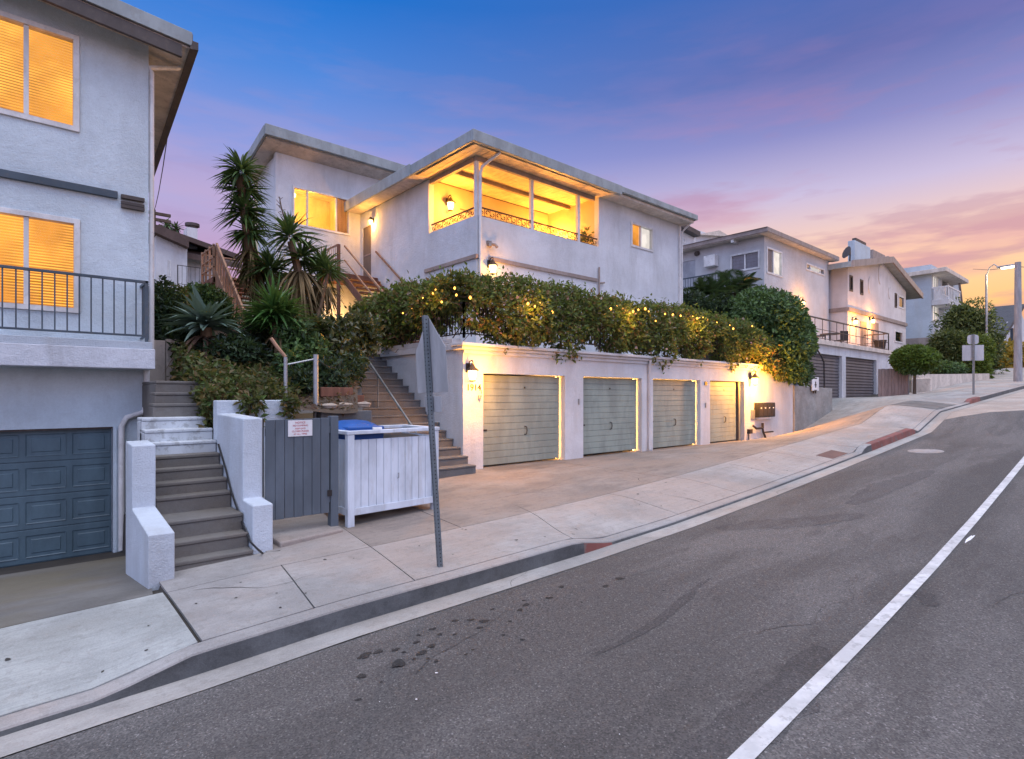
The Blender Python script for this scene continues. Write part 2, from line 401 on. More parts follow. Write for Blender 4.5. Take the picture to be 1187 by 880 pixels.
# leaves ------------------------------------------------------------
def unit(a): return a/np.maximum(np.linalg.norm(a, axis=1, keepdims=True), 1e-9)
def leaf_arrays(P, D, Nn, L, W):
    D = unit(D); S = unit(np.cross(D, Nn)); Nn = np.cross(S, D)
    L = np.asarray(L).reshape(-1,1); W = np.asarray(W).reshape(-1,1)
    v = np.stack([P, P+D*L*.45+S*W*.5+Nn*W*.16, P+D*L-Nn*L*.10, P+D*L*.45-S*W*.5+Nn*W*.16], 1).reshape(-1,3)
    i = np.arange(len(P))*4
    f = np.concatenate([np.stack([i,i+1,i+2],1), np.stack([i,i+2,i+3],1)])
    return v, f
def rand_dirs(n): return unit(RNG.normal(size=(n,3)))
def leaves_obj(name, P, mat, parent, L=.1, W=.05, out=None, droop=.2, loc=None):
    n = len(P); D = rand_dirs(n)
    if out is not None: D = D+out*.8
    D[:,2] -= droop
    Nn = rand_dirs(n); Nn[:,2] += .7
    if out is not None: Nn += out*.8
    k = RNG.uniform(.6, 1.35, n)
    v, f = leaf_arrays(P, D, unit(Nn), L*k, W*k)
    return link_mesh(name, v, f, mat, parent, loc, merge=False)
def blob_points(n, c, r, shell=.45, lump=.35, seed=0, flat=None):
    d = rand_dirs(n); g = np.random.default_rng(seed); K = unit(g.normal(size=(9,3))); A = g.uniform(-1, 1, 9)
    bump_ = 1+lump*np.tanh((np.maximum(d@K.T, 0)**6*A).sum(1))
    rr = RNG.uniform(0, 1, n)**shell*bump_
    out = d
    p = d*rr[:,None]*np.array(r)+np.array(c)
    if flat is not None: p[:,2] = np.maximum(p[:,2], flat+RNG.uniform(-.05, .15, n))
    return p, out
def blades(P, D, L, W, droop, segs=4):
    """sword leaves: base P, direction D, length, width, droop towards the ground"""
    n = len(P); D = unit(D); side = np.cross(D, np.array([0,0,1.0])); bad = np.linalg.norm(side, axis=1) < .15
    side[bad] = rand_dirs(bad.sum()) if bad.any() else side[bad]
    side = unit(side); L = np.asarray(L).reshape(-1,1); W = np.asarray(W).reshape(-1,1); dr = np.asarray(droop).reshape(-1,1)
    rows = []
    for k in range(segs+1):
        t = k/segs
        c = P+D*L*t; c = c.copy(); c[:,2:] -= dr*L*t*t
        w = W*.5*(min(1, .55+1.6*t) if t < .3 else max(0, 1-((t-.3)/.7)**1.6))
        up = unit(np.cross(side, D))
        rows += [c-side*w+up*w*.5, c, c+side*w+up*w*.5]
    v = np.stack(rows, 1).reshape(-1,3); m = 3*(segs+1); i = np.arange(n)*m; f = []
    for k in range(segs):
        b = i+3*k
        for j in (0, 1): f.append(np.stack([b+j, b+j+1, b+j+4, b+j+3], 1))
    return v, np.concatenate(f)
def head(c, n, L, W, lo=-.5, hi=1.0, droop=(.1,.5), rbase=.06):
    """a rosette of sword leaves round c; lo..hi limit the sine of their elevation"""
    z = RNG.uniform(lo, hi, n); a = RNG.uniform(0, 2*math.pi, n); h = np.sqrt(np.maximum(0, 1-z*z))
    D = np.stack([h*np.cos(a), h*np.sin(a), z], 1)
    P = np.array(c)+D*rbase*np.array([1,1,1.6])
    return blades(P, D, L*RNG.uniform(.75, 1.1, n), W*RNG.uniform(.8, 1.2, n), RNG.uniform(*droop, n))
def join(arrs):
    V = []; Fs = []; o = 0
    for v, f in arrs: V.append(v); Fs.append(f+o); o += len(v)
    return np.concatenate(V), np.concatenate(Fs)

# ------------------------------------------------------------------ ground
def sheet(name, X, Y, zf, mat, dz=0, kind=True):
    v = [(x, y, zf(x, y)+dz) for x in X for y in Y]; n = len(Y)
    f = [(i*n+j, (i+1)*n+j, (i+1)*n+j+1, i*n+j+1) for i in range(len(X)-1) for j in range(n-1)]
    o = link_mesh(name, v, f, mat, smooth=True); props(o, kind='structure'); return o
def fr(a, b, st):
    n = max(1, int(math.ceil((b-a)/st))); return [a+(b-a)*i/n for i in range(n+1)]
LONGX = fr(-60,-8,4)+fr(-8,32,.2)[1:]+fr(32,60,1)[1:]+fr(60,215,5)[1:]
def xend(Y): return 21.8+(4.5-max(Y,-3))*1.25
ys = [4.5,4.2,3.6,2.9,2.2,1.5,.9,.3,-.6,-2,-4,-8,-12]
v = []; f = []; fr_ = [0]+[i/90 for i in range(1, 91)]
for s in fr_:
    for y in ys:
        x = -60+(xend(y)+60)*s**.55; v.append((x, y, road_z(x, y)))
n = len(ys)
f = [(i*n+j, i*n+j+1, (i+1)*n+j+1, (i+1)*n+j) for i in range(len(fr_)-1) for j in range(n-1)]
props(link_mesh('asphalt_road', v, f, ASPH, smooth=True), kind='structure')
v = []; fr2 = [i/60 for i in range(61)]
for s in fr2:
    for y in ys:
        x = xend(y)+(215-xend(y))*s**1.8; v.append((x, y, road_z(x, y)))
f = [(i*n+j, i*n+j+1, (i+1)*n+j+1, (i+1)*n+j) for i in range(len(fr2)-1) for j in range(n-1)]
props(link_mesh('pale_concrete_road', v, f, CROAD, smooth=True), kind='structure')
# gutter strip, kerb face and kerb top
sheet('gutter', LONGX, [4.5,4.62,4.8], lambda x, y: gutter_z(x)+.006-.012*(y-4.5)/.3, GUTT)
def ktop(x): return kz(x)-interp(LOWER, x)
def kerb(name, a, b, mat, face):
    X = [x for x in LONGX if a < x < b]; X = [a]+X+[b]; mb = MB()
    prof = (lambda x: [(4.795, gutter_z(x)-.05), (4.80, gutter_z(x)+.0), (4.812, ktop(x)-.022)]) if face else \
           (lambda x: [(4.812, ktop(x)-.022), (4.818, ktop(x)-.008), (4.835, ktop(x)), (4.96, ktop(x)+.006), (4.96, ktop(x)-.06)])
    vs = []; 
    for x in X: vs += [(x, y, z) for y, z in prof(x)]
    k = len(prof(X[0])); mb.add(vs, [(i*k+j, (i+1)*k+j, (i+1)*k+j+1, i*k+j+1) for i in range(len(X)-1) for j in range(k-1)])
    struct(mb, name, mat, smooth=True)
RED = [(5.4,5.95),(16.1,19.9),(27.0,28.8)]
e = [-60]+[q for r in RED for q in r]+[215]
for i in range(len(e)-1):
    red = i % 2 == 1
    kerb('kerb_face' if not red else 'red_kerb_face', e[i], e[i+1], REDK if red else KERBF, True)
    kerb('kerb_top' if not red else 'red_kerb_top', e[i], e[i+1], REDK if red and i > 1 else WALK, False)
# paving slabs with real open joints over a dark bed
def slabs(name, mat, rows, gap=.007, zf=None):
    zf = zf or walk_z
    mb = MB()
    for xa, xb, ya, yb in rows:       # xa/xb may be (near, far) pairs for slanted joints
        xa = xa if isinstance(xa, tuple) else (xa, xa); xb = xb if isinstance(xb, tuple) else (xb, xb)
        Ys = fr(ya+gap, yb-gap, .33); nx = max(1, int(math.ceil((xb[0]-xa[0])/.35))); k = len(Ys); vs = []
        for i in range(nx+1):
            for y in Ys:
                t = (y-ya)/(yb-ya); l = xa[0]+(xa[1]-xa[0])*t+gap; r = xb[0]+(xb[1]-xb[0])*t-gap
                x = l+(r-l)*i/nx; vs.append((x, y, zf(x, y)))
        fs = [(i*k+j, (i+1)*k+j, (i+1)*k+j+1, i*k+j+1) for i in range(nx) for j in range(k-1)]
        ring = [(i, 0) for i in range(nx+1)]+[(nx, j) for j in range(1, k)]+[(i, k-1) for i in range(nx-1, -1, -1)]+[(0, j) for j in range(k-2, 0, -1)]
        o = len(vs); vs += [(vs[i*k+j][0], vs[i*k+j][1], vs[i*k+j][2]-.025) for i, j in ring]; m = len(ring)
        fs += [(ring[q][0]*k+ring[q][1], o+q, o+(q+1) % m, ring[(q+1) % m][0]*k+ring[(q+1) % m][1]) for q in range(m)]
        mb.add(vs, fs)
    return struct(mb, name, mat, smooth=True)
slabs('driveway_ramp', LDRIVE, [(-6,-2.6,4.962,6.38),(-2.6,1.08,4.962,6.38)])
slabs('driveway_floor', LDRIVE2, [(-6,-2.0,6.38,10.95),(-2.0,(1.0,1.62),6.38,10.95)], zf=lambda x, y: walk_z(min(x, 1.0), y))
J = [1.1,(2.0,2.19),(3.03,3.25),(5.35,5.9),7.75,9.7,11.6,13.6,15.6,17.6,19.6,21.6,23.6,25.6,22.6,29.6]
slabs('sidewalk', WALK, [(J[i], J[i+1], 4.962, 6.34) for i in range(len(J)-1)]+[(x, x+2.4, 4.962, 6.34) for x in np.arange(29.6, 90, 2.4)])
slabs('driveway_apron', DRIVE, [((3.25,3.75),(4.6,5.0),6.34,10.2),((4.6,5.0),(5.9,7.0),6.34,10.2),((5.9,7.0),(9.6,10.2),6.34,10.45),
    ((9.6,10.2),(13.1,13.9),6.34,10.45),((13.1,13.9),(16.6,17.4),6.34,10.45),((16.6,17.4),(20.6,21.2),6.34,10.45),((20.6,21.2),24.6,6.34,10.45)])
slabs('pavement_by_steps', WALK, [(1.1,(2.19,2.45),6.34,7.0),((2.19,2.45),(3.25,3.75),6.34,10.0)])
slabs('upper_driveway', RETW, [(24.6,27.5,6.34,10.6),(27.5,31.2,6.34,11.2),(31.2,35.4,6.34,11.2)])
slabs('upper_pavement', WALK, [(35.4,38.5,6.34,9.4),(38.5,42,6.34,9.2),(42,46,6.34,9),(46,52,6.34,9),(52,90,6.34,9)])
sheet('paving_bed', fr(-6,1,.5)+[1.09,1.11,1.27,1.29]+fr(1.5,60,.5)+[90], [4.96,5.4,6,6.4,6.7,6.72,7,8,9,10,11.4], lambda x, y: walk_z(min(x, 1.0), y) if x < 1.28 and (y > 6.71 or x < 1.1) else walk_z(x, y), DARKJ, dz=-.028)
def terrain(x, y):
    if y < -12: return road_z(x, -12)-.05-.02*min(-12-y, 60)
    if y < 4.6: return road_z(x, y)-.30
    if y < 11.4: return walk_z(x, y)-.95
    return walk_z(x, 11.4)-.95+.22*min(y-11.4, 90)
sheet('hillside', fr(-160,-20,20)+fr(-20,60,2)[1:]+fr(60,260,20)[1:], [-160,-80,-40,-20,-12.5,-12,-8,-4,0,2,4,4.6,5.2,6.5,8,9.5,11,11.4,13,15,18,22,27,34,45,60,80,101,160,260], terrain, HILLM)

# painted line, manhole cover, service plate, stains
def road_strip(name, pts, w, mat, dz=.004):
    mb = MB(); vs = []
    for i, (x, y) in enumerate(pts):
        a = pts[max(i-1, 0)]; b = pts[min(i+1, len(pts)-1)]
        d = Vector((b[0]-a[0], b[1]-a[1])).normalized(); ww = w(i/(len(pts)-1)) if callable(w) else w
        for s in (-1, 1):
            px, py = x-d.y*ww/2*s, y+d.x*ww/2*s; vs.append((px, py, road_z(px, py)+dz))
    mb.add(vs, [(2*i, 2*i+1, 2*i+3, 2*i+2) for i in range(len(pts)-1)])
    return struct(mb, name, mat)
LN = 'line'
mb = MB(); ring = []
for a in range(28):
    t = 2*math.pi*a/28; ring.append((16.45+.36*math.cos(t), 3.77+.36*math.sin(t)))
mb.add([(x, y, road_z(x, y)+.005) for x, y in ring], [tuple(range(28))]); struct(mb, 'manhole_surface', MANH)
mb = MB(); mb.hexa([(x, y, walk_z(x, y)+dz) for dz in (-.02, .005) for x, y in ((14.1,4.99),(15.05,4.99),(15.05,5.36),(14.1,5.36))])
single(mb, 'utility_cover', PLATEB, 'flat rusty brown utility cover set in the pale sidewalk', 'utility cover', (14.6,5.2,-1.3), bevel=.004)
mb = MB()
def stain(mb, x, y, rx, ry, seed, dz=.004, zf=road_z):
    g = random.Random(seed); n = 16; ph = [g.uniform(0, 6.28) for _ in range(3)]; vs = []
    for i in range(n):
        t = 2*math.pi*i/n; k = 1+.18*math.sin(2*t+ph[0])+.14*math.sin(3*t+ph[1])+.1*math.sin(5*t+ph[2])
        px, py = x+rx*k*math.cos(t), y+ry*k*math.sin(t); vs.append((px, py, zf(px, py)+dz))
    mb.add(vs, [tuple(range(n))])
def onroad(px, py):
    d = 1.0
    r = ray(px, py)
    while d < 60 and r[2]*d > road_z(r[0]*d, r[1]*d): d += .01
    return r[0]*d, r[1]*d
lp = [onroad(*q) for q in ((872.8,880),(963.7,774.6),(1036.5,696.4),(1109,625.5),(1163.8,563.6))]
fc = np.polyfit([q[0] for q in lp], [q[1] for q in lp], 1)
road_strip('road_line', [(x, fc[0]*x+fc[1]) for x in fr(-20,45,.4)], .105, LINE, dz=.009)
CR = lambda x, y: (380+x/2.75, 560+y/2.75)
for i, (x, y, w, h) in enumerate([(225,576,30,13),(300,543,20,9),(330,521,16,7),(282,508,12,6),(216,532,14,6),(290,486,8,4),(357,484,11,5),(334,467,12,5),
        (405,484,8,6),(455,437,14,6),(497,442,19,7),(484,462,12,7),(405,440,12,4),(525,404,10,6),(632,390,15,6),(612,407,14,4),(625,376,8,4),(242,540,8,4),
        (275,562,7,4),(320,560,8,4),(345,570,9,3),(160,540,16,5),(120,551,22,5),(100,558,10,4),(107,618,17,9),(98,693,10,8),(560,487,8,3),(620,501,10,3),
        (440,548,8,4),(462,532,7,3),(706,367,14,3),(745,332,14,3),(885,330,14,3),(930,306,18,3),(810,382,5,4),(170,637,6,4),(1070,345,5,2),(580,442,9,3)]):
    X, Y = onroad(*CR(x, y)); X1, Y1 = onroad(*CR(x+w, y)); k = math.hypot(X1-X, Y1-Y)*.85
    stain(mb, X, Y, k, k*.8, i)
struct(mb, 'road_stains', STAIN)
mb = MB()
def smear(mb, a, b, w, seed):
    (x0, y0), (x1, y1) = onroad(*a), onroad(*b); g = random.Random(seed); n = 22; L = []; Rr = []
    d = Vector((x1-x0, y1-y0)); p = Vector((-d.y, d.x)).normalized()
    for i in range(n+1):
        t = i/n; k = w*(math.sin(math.pi*min(1, t*.9+.06))**.6)*.5
        c = Vector((x0, y0))+d*t+p*.06*math.sin(5*t+seed)
        L.append(c+p*k*g.uniform(.75, 1.15)); Rr.append(c-p*k*g.uniform(.75, 1.15))
    q = L+Rr[::-1]; mb.add([(a.x, a.y, road_z(a.x, a.y)+.003) for a in q], [tuple(range(len(q)))])
smear(mb, (835,615), (1000,596), .55, 1); smear(mb, (790,905), (960,752), .38, 2); smear(mb, (690,760), (830,672), .10, 3); smear(mb, (1065,700), (1085,690), .18, 4)
smear(mb, (985,585), (1075,545), .5, 6)
struct(mb, 'road_patches', SMEAR)
mb = MB()
for x, y, w in ((346,607,7),(282,691,6),(165,700,3),(458,672,2),(930,805,4)):
    X, Y = onroad(*CR(x, y)); X1, _ = onroad(*CR(x+w, y)); stain(mb, X, Y, abs(X1-X)*.8, abs(X1-X)*.8, x)
X, Y = onroad(1124,625); stain(mb, X, Y, .22, .02, 5)
struct(mb, 'road_litter_spots', SIGNW)
def crack(mb, x, y, ang, L, w, zf, seed, dz=.0045):
    g = random.Random(seed); p = [(x, y)]; a = ang; k = int(L/.09)
    for _ in range(k):
        a += g.uniform(-.42,.42)+.25*(ang-a); p.append((p[-1][0]+.09*math.cos(a), p[-1][1]+.09*math.sin(a)))
    L_ = []; R_ = []
    for i, (px, py) in enumerate(p):
        q = p[min(i+1, k)]; o = p[max(i-1, 0)]; d = Vector((q[0]-o[0], q[1]-o[1])).normalized(); ww = w*g.uniform(.5,1.3)*(1-.8*i/k)*.5
        L_.append((px-d.y*ww, py+d.x*ww)); R_.append((px+d.y*ww, py-d.x*ww))
    mb.add([(a_, b_, zf(a_, b_)+dz) for a_, b_ in L_+R_], [(i, i+1, k+2+i, k+1+i) for i in range(k)])
mb = MB()
for i, (x, y, a, L) in enumerate([(2.2,3.6,.2,3.4),(5.0,3.9,-.25,2.6),(7.6,3.2,.05,5.5),(11,2.6,.1,4),(4.6,2.2,.12,3.2),(9.5,4.2,-.05,6),(14,3.4,.1,5),(6.5,1.0,.2,3)]): crack(mb, x, y, a, L, .008, road_z, i)
struct(mb, 'road_cracks', SMEAR)
mb = MB()
for i, (x, y, a, L) in enumerate([(1.3,6.2,-.35,1.2),(6.3,7.4,.5,2.4),(9.0,6.6,1.2,2.0),(12.2,7.2,.7,2.2),(16.0,6.9,1.0,2.2),(8.6,5.1,1.5,1.1),(2.6,7.3,.9,.8)]): crack(mb, x, y, a, L, .011, walk_z, 30+i)
g_ = random.Random(4)
for i in range(46):
    x, y = g_.uniform(-2,14), g_.uniform(5.05,6.25); r = g_.uniform(.008,.022); stain(mb, x, y, r, r, i, .0045, walk_z)
struct(mb, 'sidewalk_cracks', DARKJ)

# ------------------------------------------------------------------ windows
def mbox(mb, M, a0, a1, d0, d1, z0, z1):
    return mb.hexa([M(a0,d0,z0), M(a1,d0,z0), M(a1,d1,z0), M(a0,d1,z0), M(a0,d0,z1), M(a1,d0,z1), M(a1,d1,z1), M(a0,d1,z1)])
def window(parent, M, a0, a1, z0, z1, mulls=(), fill='dark', fmat=None, fw=.055, proud=.035, pitch=.05, room=1.6):
    fmat = fmat or TRIMW; mb = MB(); e = .004
    a0 += e; a1 -= e; z0 += e; z1 -= e
    for p in ((a0,a1,z0,z0+fw),(a0,a1,z1-fw,z1),(a0,a0+fw,z0+fw,z1-fw),(a1-fw,a1,z0+fw,z1-fw)): mbox(mb, M, p[0], p[1], -proud, .10, p[2], p[3])
    for m in mulls: mbox(mb, M, m-fw*.4, m+fw*.4, -.005, .07, z0+fw, z1-fw)
    fo = build(mb, 'window', fmat, parent, bevel=.006)
    i0, i1, j0, j1 = a0+fw*.6, a1-fw*.6, z0+fw*.6, z1-fw*.6
    mb = MB().add([M(i0,.035,j0), M(i1,.035,j0), M(i1,.035,j1), M(i0,.035,j1)], [(0,1,2,3)])
    build(mb, 'pane', GLASSD if fill in ('dark','grey') else GLASS, fo)
    def back(name, mat, d): build(MB().add([M(a0,d,z0), M(a1,d,z0), M(a1,d,z1), M(a0,d,z1)], [(0,1,2,3)]), name, mat, fo)
    if fill == 'blind':
        mb = MB(); z = j0
        while z < j1:
            mb.hexa([M(i0,.10,z), M(i1,.10,z), M(i1,.135,z+.030), M(i0,.135,z+.030), M(i0,.103,z+.003), M(i1,.103,z+.003), M(i1,.138,z+.033), M(i0,.138,z+.033)]); z += pitch
        build(mb, 'blind_slats', SLATM, fo); back('lit_room', LITY, .24)
    elif fill == 'white': back('blind', BLINDW, .11)
    elif fill == 'grey':
        mb = MB(); z = j0
        while z < j1: mbox(mb, M, i0, i1, .10, .112, z, z+pitch*.93); z += pitch
        build(mb, 'blind', BLINDG, fo)
    elif fill == 'amber': back('lit_room', LITY, .3)
    else: back('dark_room', DARKIN, .14)
    return fo

# ------------------------------------------------------------------ the pale blue apartment building beside the steps
LH = thing('apartment_building', 'pale blue stucco apartment building with a slate blue garage and railed balcony', 'building', (-3,14,-2.5))
LY = 10.9; LXR = 1.64; M = PY(LY)
ra = onY(223,37,LY-.5); rb = onY(140,0,LY-.5); slope = (rb.z-ra.z)/(ra.x-rb.x)
def zr(x): return ra.z-.26+slope*(ra.x-x)
g0, g1, gz = -1.45, 1.16, -.50
wins = [(-.50,.74,4.0,5.47),(-.50,.75,1.24,2.68)]
mb = MB().gridwall(M, -8, LXR, -2.6, 5.62, .2, [(g0,g1,-2.7,gz), *wins])
mb.prism([(-8,LY,5.62),(LXR,LY,5.62),(LXR,LY,zr(LXR)),(-8,LY,zr(-8))], (0,.2,0))
mb.gridwall(PX(LXR-.2), LY+.2, 20, -2.6, 5.62, .2)
build(mb, 'wall', BLUEST, LH)
for wz in wins: window(LH, M, *wz, mulls=(.12,), fill='blind', fw=.075, pitch=.042)
# sectional garage door: raised panels
mb = MB(); pw = .545; ph = (gz+2.49)/4
mb.box(g0+.01, g1-.01, LY+.11, LY+.15, -2.49, gz-.005)
gd = build(mb, 'garage_door', LGAR, LH)
mb = MB()
for r in range(4):
    z0 = -2.485+r*ph
    mb.box(g0+.012, g1-.012, LY+.098, LY+.112, z0+.008, z0+ph-.004)
build(mb, 'door_section', LGAR, gd, bevel=.006)
mb = MB()
for r in range(4):
    z0 = -2.485+r*ph
    for c in range(5):
        x1 = g1-.045-c*pw; x0 = x1-pw+.10
        if x0 < g0: continue
        za, zb = z0+.10, z0+ph-.10; y = LY+.0975
        o = [(x0,y,za),(x1,y,za),(x1,y,zb),(x0,y,zb)]; i1 = [(x0+.025,y+.018,za+.025),(x1-.025,y+.018,za+.025),(x1-.025,y+.018,zb-.025),(x0+.025,y+.018,zb-.025)]
        i2 = [(x0+.06,y-.008,za+.055),(x1-.06,y-.008,za+.055),(x1-.06,y-.008,zb-.055),(x0+.06,y-.008,zb-.055)]
        fo = [(x0-.012,y-.009,za-.012),(x1+.012,y-.009,za-.012),(x1+.012,y-.009,zb+.012),(x0-.012,y-.009,zb+.012)]
        mb.add(fo+o+i1+i2, [(j,(j+1)%4,4+(j+1)%4,4+j) for j in range(4)]+[(4+j,4+(j+1)%4,8+(j+1)%4,8+j) for j in range(4)]+[(8+j,8+(j+1)%4,12+(j+1)%4,12+j) for j in range(4)]+[(12,13,14,15)])
build(mb, 'raised_panel', LGAR, gd)
build(MB().box(g0, g1, LY+.03, LY+.11, gz-.03, gz+.02), 'door_header', TRIMB, LH)
build(MB().box(g1, g1+.05, LY-.02, LY+.06, -2.49, gz), 'door_jamb', BLUEST, LH, bevel=.005)
# balcony slab, railing, belt and vent, eaves
dk = onY(180,405,LY-.6); zt, zb = dk.z, onY(180,428,LY-.6).z
build(MB().box(-8, dk.x, LY-.6, LY-.002, zb, zt), 'balcony_slab', stucco('balcony_edge', (.60,.64,.70), .5, warm=(.22,.22,.22)), LH, bevel=.012)
build(MB().box(-8, dk.x-.03, LY-.57, LY-.003, zt+.001, zt+.11), 'balcony_floor', BLUEGREY, LH, bevel=.008)
ry = LY-.52; rt = onY(171,326,ry); rx = onY(170,397,ry).x; rlow = zt+.19
mb = MB(); mb.box(-8, rx+.02, ry-.022, ry+.022, rt.z-.04, rt.z); mb.box(-8, rx, ry-.015, ry+.015, rlow, rlow+.03)
mb.box(rx-.02, rx+.02, ry, LY-.005, rt.z-.04, rt.z); mb.box(rx-.015, rx+.015, ry, LY-.005, rlow, rlow+.03)
mb.box(rx-.022, rx+.022, ry-.022, ry+.022, zt+.11, rt.z)
rl = build(mb, 'balcony_railing', RAILP, LH, bevel=.004)
mb = MB()
for k in range(1, 60):
    x = rx-.139*k
    if x < -7.9: break
    mb.box(x-.009, x+.009, ry-.009, ry+.009, rlow+.02, rt.z-.03)
for k in range(1, 4): mb.box(rx-.009, rx+.009, ry+.13*k-.009, ry+.13*k+.009, rlow+.02, rt.z-.03)
build(mb, 'baluster_grille', RAILP, rl)
bl = onY(136,226,LY)
build(MB().box(-8, bl.x, LY-.06, LY-.001, bl.z-.07, bl.z+.04), 'belt_trim', RAILP, LH, bevel=.006)
v0 = onY(140,226,LY); v1 = onY(167,246,LY)
mb = MB().box(v0.x, v1.x, LY-.07, LY-.001, v0.z-.06, v0.z); mb.box(v0.x, v1.x, LY-.05, LY-.001, v1.z+.06, v0.z-.10); mb.box(v0.x, v1.x, LY-.07, LY-.001, v1.z, v1.z+.05)
build(mb, 'wall_vent', TRIMB, LH, bevel=.004)
b0 = onY(137,24,LY); b1 = onY(166,46,LY)
build(MB().box(b0.x, b1.x, LY-.45, LY-.001, b1.z, b0.z-.02), 'roof_bracket', TRIMB, LH, bevel=.006)
YB = 19.0; fl = .55
def roofquad(d0, d1, y0, y1, xe0, xe1, xw=-8):
    return [(xw,y0,zr(xw)+d0),(xe0,y0,zr(xe0)+d0),(xe1,y1,zr(xe0)+d0),(xw,y1,zr(xw)+d0),(xw,y0,zr(xw)+d1),(xe0,y0,zr(xe0)+d1),(xe1,y1,zr(xe0)+d1),(xw,y1,zr(xw)+d1)]
build(MB().hexa(roofquad(.03, .24, LY-.47, YB, ra.x+.015, ra.x+fl+.03)), 'roof', ROOFG, LH)
build(MB().hexa(roofquad(.0, .028, LY-.44, YB, ra.x+.02, ra.x+fl+.035)), 'soffit', SOFF, LH)
build(MB().hexa(roofquad(.03, .25, LY-.5, LY-.472, ra.x, ra.x)), 'rake_fascia', TRIMG, LH, bevel=.005)
build(MB().hexa(roofquad(-.20, -.002, LY-.47, LY-.41, ra.x-.14, ra.x-.14)), 'rake_beam', TRIMB, LH, bevel=.005)
ez = zr(ra.x)
build(MB().hexa([(ra.x-.04,LY-.5,ez-.03),(ra.x+.09,LY-.5,ez-.01),(ra.x+fl+.11,YB,ez-.01),(ra.x+fl-.03,YB,ez-.03),(ra.x-.0,LY-.5,ez+.12),(ra.x+.09,LY-.5,ez+.12),(ra.x+fl+.11,YB,ez+.12),(ra.x+fl+.02,YB,ez+.12)]), 'eave_gutter', TRIMB, LH, bevel=.006)
mb = MB(); gy = LY+.55
q0 = onY(170.5,78,LY+.02); q1 = onY(207,79,LY+.25)
mb.tube([q1+Vector((.02,0,.25)), q1+Vector((.02,0,.02)), q1, q0+Vector((.02,0,0)), (LXR+.045,LY+.02,q0.z-.06), (LXR+.045,LY+.02,zt)], .038, 8)
build(mb, 'downspout', TRIMW, LH, smooth=True)
pp = [onY(170,424,LY-.06), onY(170,470,LY-.06), onY(166,478,LY-.06), onY(147,484,LY-.06), onY(141,494,LY-.06)]
pp.append(Vector((pp[-1].x, LY-.06, -2.45)))
build(MB().tube(pp, .045, 10), 'drain_pipe', TRIMW, LH, smooth=True)

# ------------------------------------------------------------------ steps up beside it
ST = [(6.97,-1.80),(7.16,-1.63),(7.37,-1.43),(7.88,-1.23),(8.06,-1.08),(8.26,-.93),(8.42,-.78),(8.60,-.62),(8.78,-.46),(9.04,-.31),(9.28,-.12),(9.48,.04),(9.70,.21)]
S1 = thing('concrete_stairs', 'weathered steps with a white painted middle, climbing beside the slate blue garage', 'steps', (1.7,8,-1.9))
for i, (y, z) in enumerate(ST):
    yn = ST[i+1][0]+.05 if i+1 < len(ST) else 11.4
    xl = 1.26 if i < 7 else 1.28 if i < 10 else 1.40+.05*(i-9); xr = 2.09
    if i == 12: xr = 2.9
    mb = MB().box(xl, xr, y+.012, yn+.1, -2.6, z-.045); mb.box(xl, xr, y, yn+.1, z-.044, z)
    wh = i in (7, 8, 9)
    build(mb, 'step', STEPW if wh else (STEPC2 if 3 <= i <= 6 and False else STEPC), S1, bevel=.012)
W1 = MB().prism([(1.01,6.74,-2.6),(1.01,6.74,-1.42),(1.01,7.80,-1.31),(1.01,7.80,-.585),(1.01,8.30,-.56),(1.01,8.30,-2.6)], (.235,0,0))
single(W1, 'low_stair_wall', WALLW, 'white stepped wall between the slate blue garage and the weathered steps', 'wall', (1.1,7.5,-2.1), bevel=.012, seg=3)
# planter walls in front of the bins
W2 = MB().prism([(2.10,7.04,-2.0),(2.10,7.04,-1.30),(2.10,7.42,-1.28),(2.10,7.42,-.285),(2.10,8.62,-.255),(2.10,8.62,-2.0)], (.235,0,0))
single(W2, 'planter_side_wall', WALLW, 'white wall with a low stub end along the weathered steps, beside the grey gate', 'wall', (2.2,7.6,-1.9), bevel=.02, seg=3)
W3 = MB().box(2.10, 3.16, 8.625, 8.82, -2.0, -.075)
single(W3, 'planter_back_wall', WALLW, 'short white planter wall behind the grey gate, topped with ivy', 'wall', (2.6,8.7,-1.9), bevel=.015)
single(MB().tube([onX(253,515,2.085), onX(262,545,2.085), onX(268,570,2.08), onX(280,605,2.075), onX(290,628,2.075), onX(299,637,2.06)]+[Vector((2.2,6.98,-1.87)), Vector((2.38,6.93,-1.86))], .012, 6),
    'cable', BLACKP, 'black cable running down the white wall beside the weathered steps', 'cable', (2.08,7.5,-1.5), smooth=True)
# kerb pad under the bins
mb = MB().hexa([(2.42,7.05,-1.95),(3.3,7.22,-1.95),(3.5,8.6,-1.95),(2.42,8.6,-1.95),(2.42,7.05,-1.79),(3.3,7.22,-1.79),(3.5,8.6,-1.72),(2.42,8.6,-1.72)])
struct(mb, 'concrete_pad', WALK, bevel=.02)

